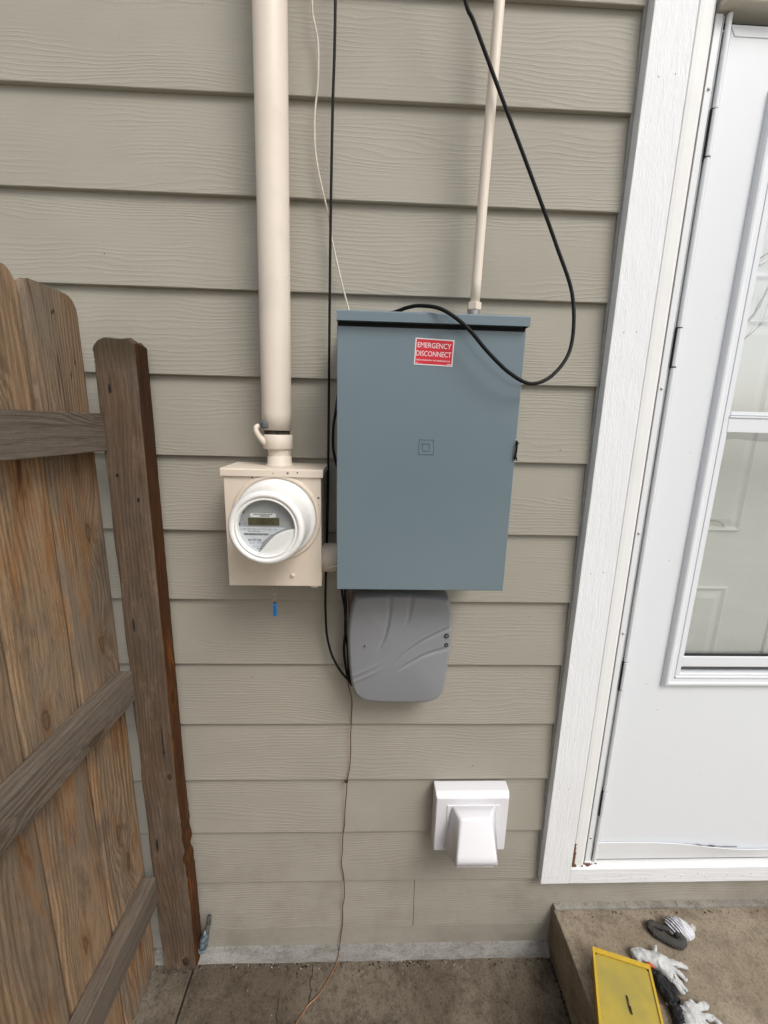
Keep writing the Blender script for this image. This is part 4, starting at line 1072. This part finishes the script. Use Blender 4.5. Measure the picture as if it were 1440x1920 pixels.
m_glove = simple("white_nitrile_glove", (.50, .51, .50), .55, var=.08, scale=50, bump=.3)
m_black = simple("black_knit", (.012, .012, .016), .8, var=.3, scale=300, bump=.8)
def crumple(bm_, amp, freq, zmin, seed=0, ridge=None):
    for v in bm_.verts:
        p = v.co.copy()
        n = noise.noise_vector(p*freq+Vector((seed, 0, 0)))
        v.co += Vector((n.x, n.y, n.z*1.0))*amp
        rr_ = abs(noise.noise(p*freq*1.9+Vector((0, seed, 0))))
        v.co.z += (.5-rr_)*amp*1.2
        if v.co.z < zmin: v.co.z = zmin+.0004
def glove(palm, fingers, cuff, name, seed, zs=.5, amp=.0035):
    """palm = centre path, fingers = list of tip paths starting in the palm, cuff = path"""
    verts, edges, rad = [], [], []
    def add(p, r_): verts.append(p); rad.append(r_); return len(verts)-1
    r0 = add(palm[0], palm[2]); r1 = add(palm[1], palm[3]); edges.append((r0, r1))
    for f in fingers:
        prev = r1
        for k, p in enumerate(f):
            i = add(p, .0085*(1-.14*k)); edges.append((prev, i)); prev = i
    prev = r0
    for k, p in enumerate(cuff):
        i = add(p, .016+.003*k); edges.append((prev, i)); prev = i
    bm_ = skin_mesh(verts, edges, rad, 3)
    zc_ = ZT
    for v in bm_.verts: v.co.z = zc_+max(0, v.co.z-zc_)*zs*1.6 if v.co.z > zc_ else zc_+.0004
    crumple(bm_, amp, 75, ZT+.0003, seed)
    for v in bm_.verts:
        q_ = v.co*62+Vector((seed, 4, 0)); w_ = noise.noise(Vector((q_.x*1.6+q_.y*.9, q_.y*.5-q_.x*.3, seed)))
        v.co.z += .0045*(.35-min(.35, abs(w_)*1.6))*(1 if v.co.z > ZT+.004 else 0); v.co.z = max(v.co.z, ZT+.0003)
    return bm_
Z = ZT+.010
def P3(x, y_, dz=0): return (x, y_, Z+dz)
b = glove((P3(.795, -.135, .006), P3(.822, -.150, .006), .020, .022),
          [[P3(.842, -.146), P3(.866, -.150), P3(.890, -.158, -.004)], [P3(.842, -.160, .004), P3(.858, -.174, .002), P3(.866, -.186)],
           [P3(.832, -.170, .004), P3(.842, -.188), P3(.850, -.205, -.003)], [P3(.822, -.172), P3(.828, -.192, .004), P3(.836, -.212, .0)],
           [P3(.812, -.128, .006), P3(.824, -.118, .008), P3(.828, -.108, .004)]],
          [P3(.772, -.128), P3(.748, -.132)], "glove", 3)
o = link("glove", b, m_glove, smooth=True); tag(o, "crumpled white glove behind the yellow case, nearest the wall", "glove", "white gloves dropped on the step")
b = glove((P3(.800, -.262, .006), P3(.826, -.250, .008), .021, .022),
          [[P3(.846, -.238, .006), P3(.866, -.232, .004), P3(.884, -.232, -.002)], [P3(.836, -.232, .006), P3(.846, -.226, .010)],
           [P3(.850, -.252, .004), P3(.878, -.256, .004), P3(.888, -.272, .0)], [P3(.806, -.240, .004), P3(.790, -.230, .002), P3(.777, -.224)],
           [P3(.840, -.266, .006), P3(.866, -.280, .004)]],
          [P3(.786, -.284), P3(.770, -.310)], "glove", 9)
o = link("glove", b, m_glove, smooth=True); tag(o, "white glove at the bottom edge of the photo beside the yellow case", "glove", "white gloves dropped on the step")
# black knit glove between them
bk = empty("black_glove", (.79, -.20, ZT), label="black knit glove with an orange cuff between the white gloves", cat="glove")
b = skin_mesh([(.776, -.160, Z), (.786, -.184, Z+.004), (.797, -.206, Z+.004), (.806, -.226, Z+.002), (.790, -.250, Z), (.776, -.285, Z)], [(0, 1), (1, 2), (2, 3), (2, 4), (4, 5)], [.010, .015, .019, .013, .014, .012], 3)
for v in b.verts: v.co.z = ZT+.0004+max(0, v.co.z-ZT)*.95
crumple(b, .0052, 120, ZT+.0003, 5); crumple(b, .0022, 330, ZT+.0003, 6)
link("knit", b, m_black, bk, smooth=True)
link("cuff", tube([(.768, -.1565, Z+.006), (.780, -.1555, Z+.010), (.789, -.1600, Z+.006)], .0050, 10, 4), simple("orange_cuff_knit", (.50, .09, .03), .8, var=.2, bump=.6), bk, smooth=True)
# striped knit hat
hat = empty("striped_hat", (.90, -.08, ZT), label="grey striped knit hat crumpled on the step near the wall", cat="hat")
M_ = Mat("striped_knit", .9, .1)
v_ = M_.coord(loc=(0, 0, 0)); wv = M_.noise(v_, 30, 3, .5)
sx_ = M_.sep(v_)
q = M_.math('ADD', M_.math('ADD', M_.math('MULTIPLY', sx_[0], 760), M_.math('MULTIPLY', sx_[1], 330)), M_.math('ADD', M_.math('MULTIPLY', sx_[2], 260), M_.math('MULTIPLY', wv, 5)))
sn = M_.math('SINE', q)
gate_ = M_.rng(sx_[0], .012, .030, 0, 1)
knit = M_.noise(M_.coord((900, 900, 900)), 1, 2)
c = M_.mix(M_.rng(sn, -.25, .35), (.055, .055, .065), (.62, .63, .66))
c = M_.mix(gate_, c, M_.mix(M_.rng(sn, .55, .9), (.62, .63, .66), (.42, .42, .44)))
M_.color(c); M_.bump(knit, .6, .0012); M_.bump(sn, .25, .001); m_stripe = M_.m
M_ = Mat("dark_knit_cuff", .95, .1); v_ = M_.coord()
vv = M_.math('SINE', M_.math('MULTIPLY', M_.math('ADD', M_.sep(v_)[0], M_.math('MULTIPLY', M_.sep(v_)[1], .35)), 1800))
M_.color(M_.mix(M_.rng(M_.math('ADD', vv, M_.math('MULTIPLY', M_.noise(v_, 500, 2), 1.2)), -.2, 1.4), (.018, .017, .016), (.13, .125, .115))); M_.bump(vv, .5, .0015); m_cuff = M_.m
b = bmesh.new(); bmesh.ops.create_uvsphere(b, u_segments=48, v_segments=32, radius=1)
for v in b.verts: v.co *= 1+.12*noise.noise(v.co*2.3+Vector((4, 1, 0)))-.10*math.exp(-((v.co.x+.25*v.co.y+.1)/.16)**2)
bmesh.ops.scale(b, vec=(.036, .027, .020), verts=b.verts); bmesh.ops.rotate(b, matrix=Matrix.Rotation(R(-22), 3, 'Z'), verts=b.verts)
bmesh.ops.translate(b, vec=(.925, -.073, ZT+.0175), verts=b.verts); crumple(b, .0016, 60, ZT+.0004, 2)
link("crown", b, m_stripe, hat, smooth=True)
b = tube([(.842, -.062, Z-.001), (.850, -.078, Z), (.868, -.092, Z+.001), (.888, -.105, Z+.002), (.906, -.108, Z+.003), (.914, -.098, Z+.006), (.908, -.080, Z+.010)], .0098, 16, 8, rfn=lambda t: .85+.35*math.sin(t*2.6))
crumple(b, .0015, 120, ZT+.0004, 1)
link("cuff", b, m_cuff, hat, smooth=True)
b = tube([(.842, -.062, Z-.002), (.856, -.056, Z-.001), (.872, -.062, Z-.001), (.884, -.068, Z+.001), (.898, -.066, Z+.004)], .0082, 14, 8)
crumple(b, .0014, 120, ZT+.0004, 6)
link("cuff", b, m_cuff, hat, smooth=True)
b = bmesh.new(); bmesh.ops.create_icosphere(b, subdivisions=3, radius=.0085)
bmesh.ops.translate(b, vec=(.967, -.0700, ZT+.013), verts=b.verts); crumple(b, .002, 200, ZT+.0004, 7)
link("pompom", b, simple("pale_pompom", (.62, .58, .52), .9, var=.15, bump=.7), hat, smooth=True)

# ------------------------------------------------------------------ grit on the slab and step
def grit(n, xr, yr, z_, smin, smax, mat, nm, lab, seed):
    random.seed(seed); b = bmesh.new()
    for i in range(n):
        x = random.uniform(*xr); y_ = random.uniform(*yr) if not callable(yr) else yr()
        s_ = smin+(smax-smin)*random.random()**3
        mt = Matrix.Translation((x, y_, z_+s_*.25)) @ Matrix.Rotation(random.uniform(0, 6), 4, 'Z') @ Matrix.Diagonal((s_*random.uniform(.7, 1.6), s_, s_*.6, 1))
        bmesh.ops.create_icosphere(b, subdivisions=1, radius=1, matrix=mt)
    o = link(nm, b, mat, kind='stuff'); tag(o, lab, "grit")
mg1 = simple("pale_grit", (.38, .34, .29), .9, var=.3, scale=400)
mg2 = simple("dark_leaf_crumbs", (.045, .03, .02), .9, var=.3, scale=400)
def near_wall(): return -.026-abs(random.gauss(0, .010))
grit(190, (-.62, .57), near_wall, .0455, .0006, .0026, mg1, "pale_grit", "pale mortar crumbs along the foot of the wall on the slab", 5)
grit(260, (-.62, .57), near_wall, .0455, .0008, .0034, mg2, "dark_debris", "dark leaf crumbs along the foot of the wall on the slab", 6)
grit(70, (-.48, .57), (-.30, -.04), .0455, .0005, .0018, mg1, "pale_specks", "pale specks scattered over the dark slab", 7)
grit(60, (.60, 1.3), (-.50, -.03), .2140, .0005, .0022, mg1, "step_grit", "pale grit scattered on the concrete step", 8)
grit(150, (.575, .583), (-.30, -.02), .0460, .0010, .0045, mg2, "corner_debris", "dark dirt packed where the step meets the slab", 9)
grit(90, (.62, 1.6), lambda: -.018-abs(random.gauss(0, .006)), .2140, .0008, .0030, mg2, "lip_debris", "dark dirt along the mortar lip on the step", 10)
# hairline cracks in the slab
random.seed(3); b = bmesh.new()
for (x, y_, dx, n) in ((-.145, -.03, -.0005, 9), (-.235, -.105, .001, 6)):
    pts = []
    for i in range(n): pts.append((x+random.uniform(-.004, .004), y_, .0462)); x += dx; y_ -= random.uniform(.008, .016)
    tube(pts, .0009, 5, 2, bm=b)
link("slab_crack", b, m_dark, bpy.data.objects["pavement"])

# ================================================================== THE YARD BEHIND THE CAMERA (seen reflected in the glass)
yf = empty("yard_fence", (0, -10.5, 0), label="far wooden yard fence behind the camera, seen reflected in the door glass", cat="fence")
m_far = simple("far_fence_wood", (.42, .30, .19), .85, var=.2, scale=3, bump=0)
pb = bpy.data.meshes.new("picket_far"); bb = box(-.068, .068, -.01, .01, 0, 1.8); bb.to_mesh(pb); bb.free(); pb.materials.append(m_far)
for i in range(90):
    o = bpy.data.objects.new("picket", pb); COL.objects.link(o); o.parent = yf; o.location = (-4+i*.142, 0, -.05+random.uniform(-.02, .02))
link("rail", box(-4, 8.8, -10.54, -10.51, .3, .4), m_far, yf); link("rail", box(-4, 8.8, -10.54, -10.51, 1.4, 1.5), m_far, yf)
m_bark = simple("bark", (.16, .14, .125), .9, var=.2, scale=20, bump=.3)
def tree(x, y_, h, seed, lab):
    random.seed(seed)
    t = empty("bare_tree", (x, y_, -.06), label=lab, cat="tree", group="bare trees beyond the far fence")
    b = tube([(x, y_, -.1), (x+.1, y_, h*.3), (x+.05, y_+.1, h*.6), (x+.2, y_, h)], .15, 8, 4, rfn=lambda q_: 1-.75*q_)
    link("trunk", b, m_bark, t)
    b = bmesh.new()
    def branch(p, d, L, r_, lev):
        pts = [p]
        for k in range(3):
            d = (d+Vector((random.uniform(-.25, .25), random.uniform(-.25, .25), random.uniform(-.05, .22)))).normalized(); p = p+d*L/3; pts.append(p)
        tube(pts, r_, 4, 1, bm=b, rfn=lambda q_: 1-.6*q_)
        if lev < 3:
            for k in range(4 if lev < 2 else 3):
                q_ = pts[random.choice((1, 2, 3))]
                dd = (d+Vector((random.uniform(-1, 1), random.uniform(-1, 1), random.uniform(-.2, .7)))).normalized()
                branch(q_, dd, L*.6, r_*.5, lev+1)
    for k in range(9):
        zz = h*(.3+.07*k); a_ = random.uniform(0, 6.28)
        branch(Vector((x+.08, y_, zz)), Vector((math.cos(a_), math.sin(a_), .7)).normalized(), h*.33, .05, 0)
    link("crown", b, m_bark, t)
for (x, y_, h, s_, lab) in ((6.2, -14, 8, 1, "bare tree reflected in the upper glass, second from the left of four"), (9.5, -15, 9, 2, "tall bare tree reflected in the upper glass, third from the left of four"),
                            (12.5, -17, 9, 3, "bare tree farthest to the right beyond the yard fence"), (3.0, -16, 8, 4, "bare tree farthest to the left beyond the yard fence")): tree(x, y_, h, s_, lab)
